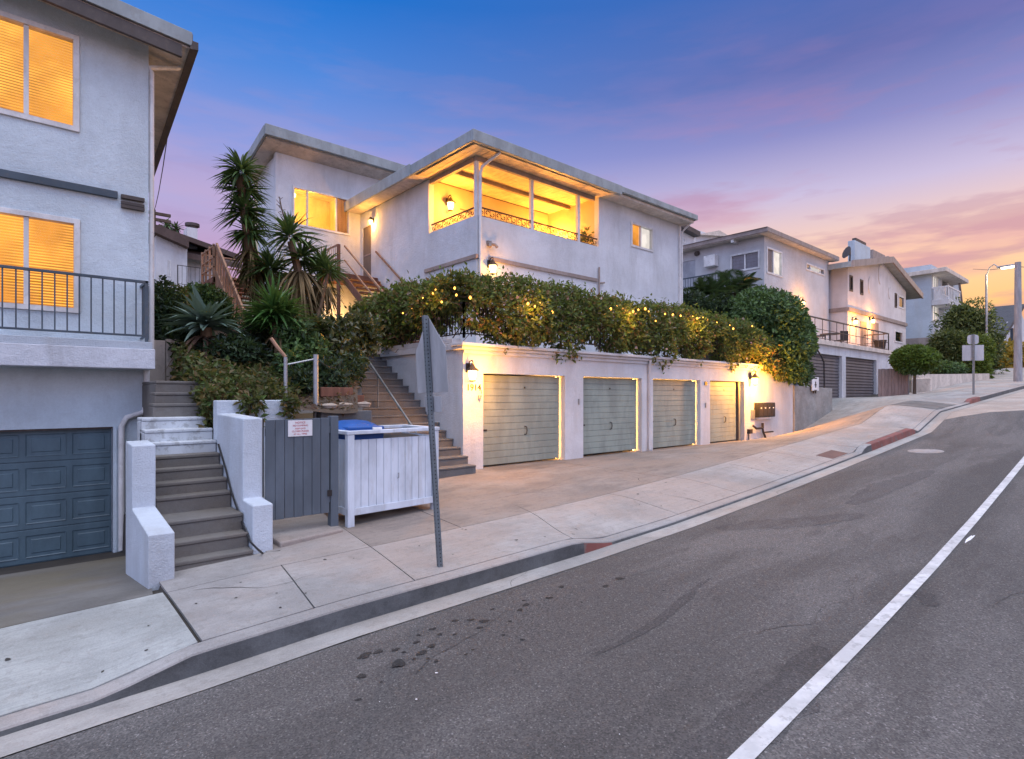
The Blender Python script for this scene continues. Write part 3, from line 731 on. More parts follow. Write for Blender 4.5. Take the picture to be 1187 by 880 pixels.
# ------------------------------------------------------------------ grey gate, notice, board enclosure, blue bin
GT = thing('bin_gate', 'grey board gate between the white stub wall and white bin enclosure', 'gate', (2.85,7.42,-1.57))
xs = fr(2.36,3.19,.12); mb = MB()
for a, b in zip(xs, xs[1:]): mb.box(a+.003, b-.003, 7.40, 7.424, -1.585+random.uniform(0,.006), -.315+.012*(a-2.36))
build(mb, 'gate_boards', GATE, GT, bevel=.004)
for z in (-.52, -1.45): build(MB().box(2.37, 3.30, 7.426, 7.46, z, z+.10), 'gate_rail', GATE, GT, bevel=.004)
build(MB().box(3.215, 3.325, 7.41, 7.52, -1.80, -.285), 'gate_post', GATE, GT, bevel=.006)
build(MB().box(2.335, 2.352, 7.44, 7.50, -1.28, -.30), 'hinge_post', BLACKP, GT)
build(MB().box(3.16, 3.22, 7.385, 7.399, -1.36, -1.28), 'latch', IRON, GT)
NS = thing('notice_sign', 'white notice with red lettering fixed to the grey gate', 'sign', (2.72,7.39,-.5))
na = onY(334,487.5,7.39); nb = onY(362,505,7.39)
build(MB().box(na.x, nb.x, 7.388, 7.397, nb.z, na.z), 'sign_panel', SIGNW, NS)
hh = (na.z-nb.z)
for k, (s, sz) in enumerate((('NOTICE', .036), ('NO DUMPING', .031), ('KEEP GATE', .027), ('CLOSED PLEASE', .031), ('AT ALL TIMES', .029))):
    text(s, 'sign_lettering', sz, SIGNR, NS, ((na.x+nb.x)/2, 7.3865, na.z-hh*(.21+.175*k)), (1,0,0), (0,0,1), .0008)
EN = thing('bin_enclosure', 'white board bin enclosure with corner posts standing on the sidewalk', 'bin enclosure', (4.25,7.9,-1.8))
ex0, ex1, ey0, ey1, ez0, ez1 = 3.50, 4.96, 7.44, 8.42, -1.66, -.55
for x, y, zb_ in ((ex0,ey0,-1.86),(ex1,ey0+.1,-1.80),(ex0,ey1,-1.75),(ex1,ey1,-1.75)):
    build(MB().box(x-.05, x+.05, y-.05, y+.05, zb_, ez1-.002), 'post', ENCL, EN, bevel=.008)
mb = MB(); xs = fr(ex0+.052,ex1-.052,.125)
for a, b in zip(xs, xs[1:]):
    ya, yb = ey0+.1*(a-ex0)/1.46, ey0+.1*(b-ex0)/1.46
    mb.hexa([(a+.003,ya,ez0),(b-.003,yb,ez0),(b-.003,yb+.022,ez0),(a+.003,ya+.022,ez0),(a+.003,ya,ez1-.08),(b-.003,yb,ez1-.08),(b-.003,yb+.022,ez1-.08),(a+.003,ya+.022,ez1-.08)])
build(mb, 'front_boards', ENCL, EN, bevel=.003)
mb = MB(); mbr = MB(); yy = fr(ey0+.052,ey1-.052,.125)
for a, b in zip(yy, yy[1:]):
    mb.box(ex0-.011, ex0+.011, a+.003, b-.003, ez0, ez1-.08); mbr.box(ex1-.011, ex1+.011, a+.06, b+.05, ez0, ez1-.08)
build(mb, 'side_boards', ENCL, EN, bevel=.003); build(mbr, 'side_boards', ENCL, EN, bevel=.003)
mb = MB(); mb.hexa([(ex0-.05,ey0-.03,ez0-.02),(ex1+.05,ey0+.07,ez0-.02),(ex1+.05,ey0+.09,ez0-.02),(ex0-.05,ey0-.008,ez0-.02),(ex0-.05,ey0-.03,ez0+.08),(ex1+.05,ey0+.07,ez0+.08),(ex1+.05,ey0+.09,ez0+.08),(ex0-.05,ey0-.008,ez0+.08)])
mb.box(ex0-.04, ex0-.02, ey0+.05, ey1, ez0-.02, ez0+.08)
build(mb, 'bottom_rail', ENCL, EN, bevel=.004)
mb = MB(); t = ez1
mb.hexa([(ex0-.06,ey0-.06,t),(ex1+.06,ey0+.04,t),(ex1+.06,ey0+.15,t),(ex0-.06,ey0+.05,t),(ex0-.06,ey0-.06,t+.05),(ex1+.06,ey0+.04,t+.05),(ex1+.06,ey0+.15,t+.05),(ex0-.06,ey0+.05,t+.05)])
mb.box(ex0-.06, ex0+.05, ey0+.052, ey1, t, t+.048); mb.box(ex1-.05, ex1+.06, ey0+.152, ey1, t, t+.048); mb.box(ex0-.06, ex1+.06, ey1+.002, ey1+.09, t, t+.05)
build(mb, 'top_rim', ENCL, EN, bevel=.006)
build(MB().tube([(4.28,7.475,-1.16),(4.28,7.455,-1.15),(4.28,7.455,-1.22),(4.27,7.475,-1.23)], .008, 6), 'latch_hook', STEEL, EN)
def cart(name, label, x, y, zb_, body, lid, tilt, H=1.0):
    C = thing(name, label, 'bin', (x,y,zb_))
    mb = MB().hexa([(x-.23,y-.25,zb_+.06),(x+.23,y-.25,zb_+.06),(x+.23,y+.22,zb_+.06),(x-.23,y+.22,zb_+.06),(x-.29,y-.32,zb_+H),(x+.29,y-.32,zb_+H),(x+.29,y+.3,zb_+H),(x-.29,y+.3,zb_+H)])
    build(mb, 'bin_body', body, C, bevel=.02)
    mb = MB(); vs = []
    for i in range(7):
        for j in range(7):
            u, w = i/6-.5, j/6-.5; vs.append((x+u*.66, y+w*.72, zb_+H+.03+.085*(1-(2*u)**4)*(1-(2*w)**4)+tilt*(.5-w)))
    vs2 = [(a, b, c-.03) for a, b, c in vs]; mb.add(vs, [(i*7+j, (i+1)*7+j, (i+1)*7+j+1, i*7+j+1) for i in range(6) for j in range(6)])
    mb.add(vs2, [(i*7+j, i*7+j+1, (i+1)*7+j+1, (i+1)*7+j) for i in range(6) for j in range(6)])
    ring = [j for j in range(7)]+[i*7+6 for i in range(1,7)]+[42+j for j in range(5,-1,-1)]+[i*7 for i in range(5,0,-1)]
    mb.add([vs[q] for q in ring]+[vs2[q] for q in ring], [(q, (q+1)%24, 24+(q+1)%24, 24+q) for q in range(24)])
    build(mb, 'bin_lid', lid, C, smooth=True)
    for s in (-1, 1): build(MB().tube([(x+s*.2,y+.2,zb_+.1),(x+s*.25,y+.2,zb_+.1)], .1, 14), 'wheel', BLACKP, C, smooth=True)
    return C
cart('wheeled_bin', 'blue recycling bin with raised lid standing inside the white board enclosure', 3.86, 7.96, -1.66, BLUEBIN, BLUEBIN, -.10, 1.20)
cart('wheeled_bin', 'black bin whose dark lid lies just under the rim of the white enclosure', 4.58, 7.98, -1.72, BLACKP, BLACKP, 0)
single(MB().prism([(3.86,7.44,-.498),(4.0,7.44,-.498),(4.02,7.49,-.498),(3.88,7.51,-.498)], (0,.01,.035)), 'crumpled_paper', SIGNW, 'scrap of white paper lying at the rim of the white board enclosure', 'paper', (3.9,7.6,-.47), bevel=.004)
# leaning sign post with a bare pentagon
SP = thing('sign_post', 'leaning perforated sign post with a bare pentagon plate at the kerb', 'road sign', (3.46,5.15,-1.84))
p0 = Vector((3.46,5.15,-1.86)); p1 = atD(492.5,366,6.12); ax = (p1-p0).normalized()
mb = MB(); w = .026; sx = Vector((math.cos(rad(-9)), math.sin(rad(-9)), 0)); sy = ax.cross(sx).normalized(); sx = sy.cross(ax)
U = [(-w,-w),(w,-w),(w,w),(-w,w)]
mb.hexa([p0+sx*a+sy*b for a, b in U]+[p1+sx*a+sy*b for a, b in U])
build(mb, 'post', POSTM, SP, bevel=.003)
mb = MB(); L = (p1-p0).length; k = 0
while .03+k*.0254*1.6 < L-.03:
    c = p0+ax*(.03+k*.0254*1.6)-sx*(w+.0012)
    mb.add([c+sy*.008*math.cos(t)+ax*.008*math.sin(t) for t in [i*math.pi/3 for i in range(6)]], [(0,1,2,3,4,5)])
    c = p0+ax*(.03+k*.0254*1.6)-sy*(w+.0012)*(1 if sy.y > 0 else -1)
    mb.add([c+sx*.008*math.cos(t)+ax*.008*math.sin(t) for t in [i*math.pi/3 for i in range(6)]], [(0,1,2,3,4,5)]); k += 1
build(mb, 'hole_pattern', BLACKP, SP)
pn = Vector((math.cos(rad(82)), math.sin(rad(82)), 0)); nrm = pn.cross(ax).normalized(); pn = ax.cross(nrm).normalized()*(1 if pn.dot(ax.cross(nrm)) > 0 else -1)
nrm = nrm*(1 if nrm.x > 0 else -1)
def splate(s0, poly, th=.004):
    c = p1-ax*s0+nrm*(w+.006); return MB().prism([c+pn*a+ax*b for a, b in poly], nrm*th)
build(splate(.0, [(0,.0),(-.38,-.37),(-.38,-.83),(.38,-.83),(.38,-.37)]), 'sign_plate', PLATE, SP, bevel=.002)
build(splate(.87, [(-.20,0),(.02,0),(.20,0),(.20,-.17),(-.20,-.17)]), 'small_plate', PLATE, SP, bevel=.002)

# ------------------------------------------------------------------ garage block under the hedge
GB = thing('garage_block', 'white stucco garage block with four sage green doors', 'garage', (15,12,-1.65))
GY = 10.1; GX0, GX1 = 7.39, 24.21; M = PY(GY)
DOORS = [(7.95,10.61),(11.31,13.87),(14.43,17.09),(17.69,20.09)]; dz = .49
mb = MB().gridwall(M, GX0, GX1, -1.9, 1.0, .26, [(a, b, -2, dz) for a, b in DOORS])
mb.gridwall(PX(GX0), GY+.26, 16.5, -1.9, 1.0, .2); mb.gridwall(PX(GX1-.2), GY+.26, 16, -1.9, 1.0, .2)
build(mb, 'wall', WHITE, GB)
mb = MB().box(GX0-.10, GX1+.05, GY-.10, GY+.30, 1.002, 1.075); mb.box(GX0-.14, GX1+.08, GY-.17, GY+.30, 1.077, 1.15)
mb.box(GX0-.06, GX1, GY+.302, 16.5, 1.002, 1.148)
build(mb, 'roof_slab', WHITE, GB, bevel=.015)
build(MB().box(GX0-.04, GX0+.20, GY+.35, 14.6, 1.15, 1.27), 'roof_coping', WHITE, GB, bevel=.015)
build(MB().box(GX0, GX1, GY-.045, GY-.001, .915, 1.0), 'fascia_board', WHITE, GB, bevel=.008)
for i, (a, b) in enumerate(DOORS):
    x1 = b-.055 if i < 3 else b-.33; zb_ = -1.62 if i != 1 else -1.60
    mb = MB(); n = 13; h = (dz-.03-zb_)/n
    for r in range(n): mb.box(a+.012, x1, GY+.15, GY+.182, zb_+r*h+.0035, zb_+(r+1)*h-.0035)
    d = build(mb, 'garage_door', SAGE, GB, bevel=.005)
    build(MB().box(a+.013, x1-.002, GY+.172, GY+.195, zb_, dz-.03), 'door_core', SAGE, d)
    c = a+1.42 if i == 0 else (a+b)/2+.02; hz = -.86
    mb = MB().tube([(c-.02,GY+.15,hz+.10),(c,GY+.10,hz+.085),(c+.012,GY+.095,hz),(c,GY+.10,hz-.085),(c-.02,GY+.15,hz-.10)], .014, 8)
    build(mb, 'handle', IRON, d, smooth=True)
    build(MB().lathe((0,0,0), [(.03,0),(.03,.02)], 12) if False else MB().box(c-.04, c-.005, GY+.14, GY+.152, .16, .20), 'lock_plate', BRASS, d)
    build(MB().box(a+.06, a+.22, GY+.135, GY+.149, -.83, -.79), 'slide_bolt', IRON, d)
    if i < 3:  # hidden glowing strips added for garage light leaking round the doors
        s = MB().box(b-.11, b-.085, GY+.215, GY+.24, -1.63, dz-.02); build(s, 'light_leak_strip', STRIP, GB)
        if i != 0: build(MB().box(a+.02, b-.1, GY+.215, GY+.235, dz-.06, dz-.04), 'light_leak_strip', STRIP, GB)
        else: build(MB().box(b-.95, b-.1, GY+.215, GY+.235, dz-.06, dz-.04), 'light_leak_strip', STRIP, GB)
    else:
        build(MB().box(b-.31, b-.22, GY+.08, GY+.17, -1.65, dz-.01), 'door_jamb', TRIMB, GB, bevel=.005)
        build(MB().box(b-.20, b-.13, GY+.10, GY+.17, -1.65, dz-.01), 'door_jamb', SAGE, GB, bevel=.005)
# unseen panel added behind the doors so that no light leaks through
build(MB().box(GX0+.25, GX1-.25, GY+.40, GY+.45, -1.9, 1.0), 'light_block_panel', DARKIN, GB)
for i, ch in enumerate('1914'):
    text(ch, 'house_number', .205, IRON, GB, (7.47+.102*i, GY-.014, .10), (1,0,0), (0,0,1), .008, 'LEFT')
p = [(14.13,GY-.13,1.03),(14.13,GY-.10,.93),(14.17,GY-.06,.82),(14.17,GY-.06,-1.6),(14.13,GY-.14,-1.63)]
build(MB().tube(p, .042, 10), 'downspout', WHITE, GB, smooth=True)
mb = MB().tube([(7.80,GY-.02,-.02),(7.80,GY-.07,-.02),(7.84,GY-.08,-.02)], .02, 8); mb.lathe((7.80,GY-.06,-.09), [(.028,0),(.034,.03),(.028,.06)], 10); mb.tube([(7.86,GY-.06,.03),(7.86,GY-.06,.12)], .012, 6)
build(mb, 'door_latch', STEEL, GB, smooth=True)
build(MB().box(11.10, 11.14, GY-.03, GY-.001, -.25, -.10).box(17.36, 17.42, GY-.03, GY-.001, -.42, -.26), 'wall_switch', STEEL, GB)
build(MB().box(17.33,17.47,GY-.03,GY-.001,.33,.45), 'junction_box', BRASS, GB)
def lantern(label, x, z, y=GY, power=22, s=1.0, name='wall_lantern', glass=None):
    Lm = thing(name, label, 'wall lamp', (x, y, z), 'wall lanterns on the stucco')
    yy = y-.15*s
    build(MB().box(x-.05*s, x+.05*s, y-.025, y-.001, z+.02*s, z+.20*s), 'back_plate', BRASS, Lm, bevel=.006)
    build(MB().tube([(x,y-.02,z+.14*s),(x,y-.06*s,z+.23*s),(x,yy+.01,z+.25*s),(x,yy-.02*s,z+.21*s),(x,yy,z+.17*s)], .011*s, 8), 'arm', BRASS, Lm, smooth=True)
    build(MB().lathe((x,yy,z), [(.02*s,.19*s),(.035*s,.16*s),(.055*s,.12*s),(.12*s,.065*s),(.125*s,.05*s)], 14), 'lamp_hood', BRASS, Lm, smooth=True)
    build(MB().lathe((x,yy,z), [(.085*s,.049*s),(.08*s,-.02*s),(.055*s,-.12*s),(.02*s,-.13*s)], 14), 'lamp_glass', glass or LAMPG, Lm, smooth=True)
    build(MB().lathe((x,yy,z), [(.06*s,-.131*s),(.06*s,-.15*s),(.015*s,-.165*s)], 12), 'lamp_base', BRASS, Lm, smooth=True)
    lamp('lamp_light', (x, yy-.42, z-.10*s), power*1.5, (1,.39,.045), .13, Lm)
    return Lm
lc = onY(546,434,GY-.12); lantern('lit wall lantern above the house number 1914', lc.x, lc.z+.02, power=52, s=1.15)
lc = onY(872,441,GY-.12); lantern('lit wall lantern above the black mailbox', lc.x+.05, lc.z+.02, power=180, s=1.3)
ma = onY(880,467,GY-.2); mz = onY(900,483,GY-.2)
MBX = thing('mailbox', 'black bank of mailboxes on the white garage wall under a lantern', 'mailbox', (ma.x+.5, GY, mz.z))
build(MB().box(ma.x, mz.x-.1, GY-.20, GY-.002, mz.z, ma.z), 'box', BLACKP, MBX, bevel=.01)
mb = MB(); mw = (mz.x-.1-ma.x)/4
for k in range(4): mb.box(ma.x+mw*k+.02, ma.x+mw*(k+1)-.02, GY-.21, GY-.199, mz.z+.05, ma.z-.05)
build(mb, 'mail_door', IRON, MBX, bevel=.004)
mb = MB()
for k in range(4): mb.box(ma.x+mw*(k+.35), ma.x+mw*(k+.6), GY-.214, GY-.209, mz.z+.33, mz.z+.37)
build(mb, 'name_plate', SIGNW, MBX)
build(MB().box(ma.x+.05, mz.x-.35, GY-.16, GY-.004, mz.z-.07, mz.z-.002), 'shelf', TRIMW, MBX, bevel=.006)
a = onY(871,481,GY-.08); b = onY(896,502,GY-.08); zg = -1.64
GM = thing('gas_meter', 'small grey pipes and valve on the white wall below the mailboxes', 'pipes', (21.5,GY-.1,zg))
x0 = onY(873,495,GY-.1).x; x1 = onY(884,495,GY-.1).x; x2 = onY(896,501,GY-.1).x; zv = onY(880,495,GY-.1).z
build(MB().tube([(x0,GY-.1,zv+.06),(x0+.25,GY-.1,zv-.05),(x1,GY-.1,zv-.05),(x1+.05,GY-.1,zv-.2),(x1+.25,GY-.1,zg)], .04, 8), 'pipe', IRON, GM, smooth=True)
build(MB().tube([(x1,GY-.1,zv-.05),(x1,GY-.1,zv+.14)], .05, 8).tube([(x1+.05,GY-.1,zv-.22),(x2,GY-.1,zv-.22)], .03, 8), 'valve', IRON, GM, smooth=True)
build(MB().box(onY(869,499,GY-.1).x, onY(872,499,GY-.1).x, GY-.12, GY-.002, zg+.22, zg+.38).tube([(x0-.25,GY-.06,zg),(x0-.25,GY-.06,zg+.25)], .02, 6), 'tap_box', IRON, GM)
build(MB().box(onY(870,478,GY).x, onY(874,478,GY).x, GY-.05, GY-.002, -.9, -.55), 'meter_box', STEEL, GM, bevel=.01)
# concrete retaining wall and white sign beyond the block
RT = MB().hexa([(24.25,10.05,-1.9),(28.6,10.15,-1.0),(28.6,10.4,-1.0),(24.25,10.35,-1.9),(24.25,10.05,.40),(28.6,10.15,.30),(28.6,10.4,.30),(24.25,10.35,.40)])
single(RT, 'retaining_wall', RETW, 'grey concrete retaining wall beyond the garage block, below the big bush', 'wall', (26,10.2,-1.5), bevel=.02)
mb = MB()
for x in (25.6, 27.1): mb.box(x-.012, x+.012, 10.035+.023*(x-24.25), 10.06+.023*(x-24.25), -1.2, .36)
sa = onY(941,437,10.0); sb = onY(949,453,10.0)
PS = thing('parking_sign', 'small white sign with dark marks standing on the concrete retaining wall', 'sign', (sa.x,10.0,.3))
build(MB().box(sa.x, sb.x, 9.99, 10.01, sb.z, sa.z), 'sign_panel', SIGNW, PS)
cx_, cz_ = (sa.x+sb.x)/2, (sa.z+sb.z)/2-.04
build(MB().box(cx_-.10, cx_+.10, 9.982, 9.989, cz_-.02, cz_+.03).box(cx_-.04, cx_+.05, 9.981, 9.9885, cz_-.12, cz_+.14).box(cx_-.16, cx_+.16, 9.982, 9.989, cz_+.26, cz_+.31).box(cx_-.14, cx_+.14, 9.982, 9.989, cz_-.25, cz_-.22), 'sign_marks', IRON, PS)
build(MB().box(cx_-.14, cx_-.10, 10.011, 10.05, sb.z-.12, sa.z-.1).box(cx_+.10, cx_+.14, 10.011, 10.05, sb.z-.12, sa.z-.1), 'sign_bracket', IRON, PS)
hp = [onY(944,400,10.3), onY(952,413,10.3), onY(955,420,10.3), onY(955.5,440,10.3), onY(955.5,458,10.3)]
single(MB().tube([hp[0], hp[1], hp[2], hp[3], (hp[3].x, 10.3, .25)], .035, 8), 'pipe_handrail', IRON, 'bent black pipe handrail in front of the charcoal roll-up doors', 'handrail', (hp[4].x,10.3,.3), smooth=True)

# ------------------------------------------------------------------ steps up to the white house, with handrail
S2 = thing('concrete_stairs', 'grey concrete steps climbing between the planting and the garage block', 'steps', (6.6,12,-1.7))
n = 16; y0, z0 = 9.62, -1.66
for i in range(n):
    z = z0+.172*(i+1); y = y0+.275*i; xl = max(4.70, .484*y+.03)
    mb = MB().box(xl, GX0-.004, y+.012, y+.42, z-.26, z-.042); mb.box(xl, GX0-.004, y, y+.42, z-.041, z)
    build(mb, 'step', STEPC2, S2, bevel=.012)
build(MB().box(6.4, GX0-.004, y0+.275*n, 19.5, .6, z0+.172*n), 'landing', STEPC2, S2)
build(MB().hexa([(4.55,9.45,-1.9),(4.68,9.40,-1.9),(6.86,14.0,-1.9),(6.74,14.05,-1.9),(4.55,9.45,-.55),(4.68,9.40,-.55),(6.86,14.0,1.35),(6.74,14.05,1.35)]), 'side_wall', STEPC2, S2)
HR = thing('stair_handrail', 'thin bent metal handrail slanting down the grey concrete steps', 'handrail', (6.2,11.5,-.5))
h0, h1 = onX(415,400,6.2), onX(479,496,6.2)
build(MB().tube([h0+Vector((-.05,.25,-.25)), h0+Vector((0,.1,0)), h0, h1, h1+Vector((0,-.12,-.1)), h1+Vector((0,-.12,-.5))], .024, 8), 'rail', POSTM, HR, smooth=True)
for t in (.40, .93):
    c = h0.lerp(h1, t); build(MB().tube([c, (c.x, c.y, c.z-.85)], .018, 8), 'post', POSTM, HR, smooth=True)
# iron railing round the roof deck
def railing(name, label, pts, z0, h, mat, sp=.11, cat='railing', posts=True, mid=False):
    F = thing(name, label, cat, (pts[0][0], pts[0][1], z0)); mb = MB(); bars = MB()
    for (xa, ya), (xb, yb) in zip(pts, pts[1:]):
        L = math.hypot(xb-xa, yb-ya); k = max(1, round(L/sp))
        mb.bar((xa,ya,z0+h), (xb,yb,z0+h), .035+.03*(sp > .5), .03+.03*(sp > .5)); mb.bar((xa,ya,z0+.10), (xb,yb,z0+.10), .03, .025)
        if mid: mb.bar((xa,ya,z0+h*.5), (xb,yb,z0+h*.5), .03, .025)
        for i in range(k+1):
            x, y = xa+(xb-xa)*i/k, ya+(yb-ya)*i/k
            if i % 14 == 0 or i == k: build(MB().box(x-.022, x+.022, y-.022, y+.022, z0, z0+h+.02), 'post', mat, F)
            elif sp > .5: build(MB().box(x-.012, x+.012, y-.012, y+.012, z0+.1, z0+h-.01), 'baluster', mat, F)
            else: bars.box(x-.008, x+.008, y-.008, y+.008, z0+.1, z0+h-.01)
    build(mb, 'rail', mat, F); bars.v and build(bars, 'baluster_grille', mat, F); return F
railing('deck_railing', 'black iron deck railing half buried in the flowering hedge', [(7.50,14.5),(7.50,10.22),(23.9,10.22)], 1.27, .78, IRON)

# ------------------------------------------------------------------ the white house
HX0, HX1, HYF = 9.98, 20.32, 13.0
MH = thing('white_house', 'white two storey stucco house with a lit corner balcony', 'house', (15,16,1.15))
M = PY(HYF); MX = PX(HX0)
pz, ez_ = 5.18, 6.912; bx1, by1 = 15.36, 15.5
w1 = (17.17,18.56,5.50,6.44)
mb = MB().gridwall(M, HX0, HX1, 1.0, ez_, .2, [(HX0-.1, bx1, pz, 9), w1])
door = (19.42,20.10,4.30,6.36)
mb.gridwall(MX, HYF+.2, 20.3, -1.7, ez_, .2, [(HYF, by1, pz, 9), (door[0], door[1], door[2], door[3])])
mb.gridwall(PX(HX1-.2), HYF+.2, 21, 1.0, ez_, .2)
build(mb, 'wall', HOUSEW, MH)
mb = MB().gridwall(PY(by1), HX0+.205, bx1+.2, 4.2, ez_-.008, .15, [(11.2,12.1,4.21,6.25),(12.5,14.3,5.1,6.2)])
mb.gridwall(PX(bx1), HYF+.2, by1, 4.2, ez_-.008, .2)
build(mb, 'balcony_wall', CREAM, MH)
build(MB().box(HX0+.2, bx1, HYF+.2, by1, 4.10, 4.2), 'balcony_floor', CREAM, MH)
bd = build(MB().box(11.24, 12.06, by1+.05, by1+.10, 4.215, 6.23), 'balcony_door', DOORW, MH, bevel=.005)
build(MB().lathe((11.34,by1+.03,5.2), [(.03,-.03),(.03,.03)], 10), 'door_knob', BRASS, bd)
window(MH, PY(by1), 12.5, 14.3, 5.1, 6.2, mulls=(13.4,), fill='amber')
window(MH, M, *w1, mulls=(17.80,), fill='white', fw=.075)
build(MB().box(w1[0]+.07, 17.77, HYF+.075, HYF+.085, w1[2]+.07, w1[3]-.07), 'amber_panel', SLATM, MH)  # glowing amber panel put in for the amber half of the window
# patio roof over the balcony, main roof, wing roof
fz0, fz1 = 6.93, 7.22
mb = MB().box(9.42, 15.75, 12.42, 15.8, fz0+.02, fz1-.03); build(mb, 'patio_roof', ROOFG, MH)
mb = MB()
for x in fr(9.52,15.7,.21)[:-1]: mb.box(x, x+.197, 12.5, 15.45, fz0-.02, fz0+.018)
build(mb, 'ceiling_panel', PLANK, MH, bevel=.006)
mb = MB().box(9.34, 15.78, 12.30, 12.42, fz0-.02, fz1); mb.box(9.34, 9.42, 12.424, 20.26, fz0-.02, fz1)
build(mb, 'roof_fascia', TRIMG, MH, bevel=.01)
build(MB().box(9.30, 9.345, 15.55, 20.27, fz0-.05, fz1+.03), 'eave_gutter', TRIMG, MH, bevel=.01)
build(MB().box(9.425, 9.97, 15.5, 20.28, fz0-.01, fz0+.02), 'side_soffit', SOFF, MH)
mb = MB().box(10.0, 15.2, 13.02, 13.14, fz0-.17, fz0-.022); build(mb, 'front_beam', TRIMT, MH, bevel=.006)
build(MB().box(10.12, 15.3, 14.28, 14.40, fz0-.15, fz0-.022), 'middle_beam', TRIMT, MH, bevel=.006)
build(MB().box(10.0, 10.12, 13.16, 15.48, fz0-.17, fz0-.022), 'side_beam', TRIMT, MH, bevel=.006)
for x in (10.05, 12.22, 14.38):
    build(MB().box(x-.055, x+.055, 13.03, 13.14, pz-.01, fz0-.171), 'post', TRIMW, MH, bevel=.008)
# main roof: low hip with a gutter
x0, x1, yb_ = 15.45, 20.62, 22
mb = MB(); zt_ = 7.16
rv = [(9.36,12.45,zt_),(x1,12.45,zt_),(x1,20.26,zt_),(9.36,20.26,zt_),(12.6,16.6,7.95),(17.4,16.6,7.95)]
mb.add(rv, [(0,1,5,4),(1,2,5),(2,3,4,5),(3,0,4),(0,3,2,1)])
build(mb, 'roof', ROOFG, MH)
build(MB().box(x0-.12, x1+.04, 12.32, 12.44, zt_-.14, zt_+.06).box(x1-.04, x1+.06, 12.443, 20.2, zt_-.14, zt_+.06), 'eave_gutter', TRIMG, MH, bevel=.012)
build(MB().box(x0-.1, x1-.05, 12.46, 20.2, 6.914, 6.935).box(x0-.1, x1-.06, 12.445, 12.455, 6.914, zt_-.145), 'front_soffit', SOFF, MH)
build(MB().box(20.30,20.40,12.92,12.998,1.15,6.85), 'corner_board', TRIMW, MH)
build(MB().tube([(20.5,12.45,6.98),(20.44,12.75,6.75),(20.42,12.90,6.6),(20.42,12.90,1.2)], .04, 8), 'downspout', TRIMW, MH, smooth=True)
ds = onY(556,300,12.9).x
build(MB().tube([(10.42,12.45,fz0),(10.30,12.6,fz0-.14),(ds+.09,12.9,fz0-.36),(ds+.05,12.93,fz0-.55),(ds+.05,12.93,3.2)], .045, 10), 'downspout', TRIMW, MH, smooth=True)
bz = 3.99
build(MB().box(10.42, 15.27, HYF-.05, HYF-.001, bz-.06, bz+.06).box(HX0-.05, HX0-.001, HYF+.0, 15.7, bz-.06, bz+.06).box(HX0-.05, 10.1, HYF-.05, HYF-.002, bz-.06, bz+.06), 'belt_trim', TRIMT, MH, bevel=.008)
build(MB().tube([(15.32,HYF-.06,4.45),(15.32,HYF-.06,1.2)], .03, 8).tube([(15.32,HYF-.06,3.9),(15.6,HYF-.06,3.95)], .03, 8), 'wall_pipe', TRIMT, MH, smooth=True)
mb = MB().box(10.35, 10.5, HYF-.06, HYF-.001, 4.35, 4.5); mb.tube([(10.42,HYF-.06,4.42),(10.36,HYF-.16,4.36),(10.33,HYF-.2,4.28)], .045, 8); mb.tube([(10.46,HYF-.06,4.42),(10.56,HYF-.16,4.38),(10.6,HYF-.2,4.30)], .045, 8)
build(mb, 'security_light', TRIMT, MH)
# scrolled iron rail along the parapet
def scroll_rail(P0, P1, parent):
    P0 = Vector(P0); P1 = Vector(P1); d = (P1-P0); L = d.length; d.normalize(); mb = MB()
    mb.bar(P0+Vector((0,0,.27)), P1+Vector((0,0,.27)), .04, .035); mb.bar(P0+Vector((0,0,.03)), P1+Vector((0,0,.03)), .02, .016)
    k = round(L/.21)
    for i in range(k):
        c = P0+d*(L*(i+.5)/k)+Vector((0,0,.15))
        mb.tube([c+(d*math.cos(t)+Vector((0,0,math.sin(t))))*(.092-.010*j) for j, t in enumerate([q*.62+(.5 if i % 2 else 3.4) for q in range(8)])], .014, 5)
        e_ = P0+d*(L*i/k); mb.bar(e_+Vector((0,0,.03)), e_+Vector((0,0,.27)), .012, .012, up=d)
    return build(mb, 'balcony_rail', IRON, parent)
scroll_rail((10.12,13.06,pz), (15.34,13.06,pz), MH); scroll_rail((10.06,13.2,pz), (10.06,15.45,pz), MH)
# side door with screen and its landing stair
d_ = build(MB().box(HX0+.02, HX0+.06, door[0]+.01, door[1]-.01, door[2]+.01, door[3]-.01), 'side_door', SCREEN, MH, bevel=.004)
build(MB().box(HX0+.005, HX0+.019, door[0]+.08, door[1]-.08, 5.25, 5.30), 'door_bar', TRIMT, d_)
# the taller wing behind
WY = 20.3; wx0 = 6.81
ww = (7.38,9.56,6.02,7.43)
mb = MB().gridwall(PY(WY), wx0, 14, -1.0, 8.45, .2, [ww]); mb.gridwall(PX(wx0), WY+.2, 22.2, -1.0, 8.3, .2)
build(mb, 'wing_wall', HOUSEW, MH)
rs = .20
def wr(y): return 8.92-rs*(y-19.7)
mb = MB().hexa([(6.30,19.68,wr(19.68)-.34),(14.4,19.68,wr(19.68)-.34),(14.4,22.6,wr(22.6)-.34),(6.30,22.6,wr(22.6)-.34),(6.30,19.68,wr(19.68)-.10),(14.4,19.68,wr(19.68)-.10),(14.4,22.6,wr(22.6)-.10),(6.30,22.6,wr(22.6)-.10)])
build(mb, 'wing_soffit', SOFF, MH)
mb = MB().hexa([(6.25,19.60,wr(19.6)-.30),(14.5,19.60,wr(19.6)-.30),(14.5,22.7,wr(22.7)-.30),(6.25,22.7,wr(22.7)-.30),(6.25,19.60,wr(19.6)),(14.5,19.60,wr(19.6)),(14.5,22.7,wr(22.7)),(6.25,22.7,wr(22.7))])
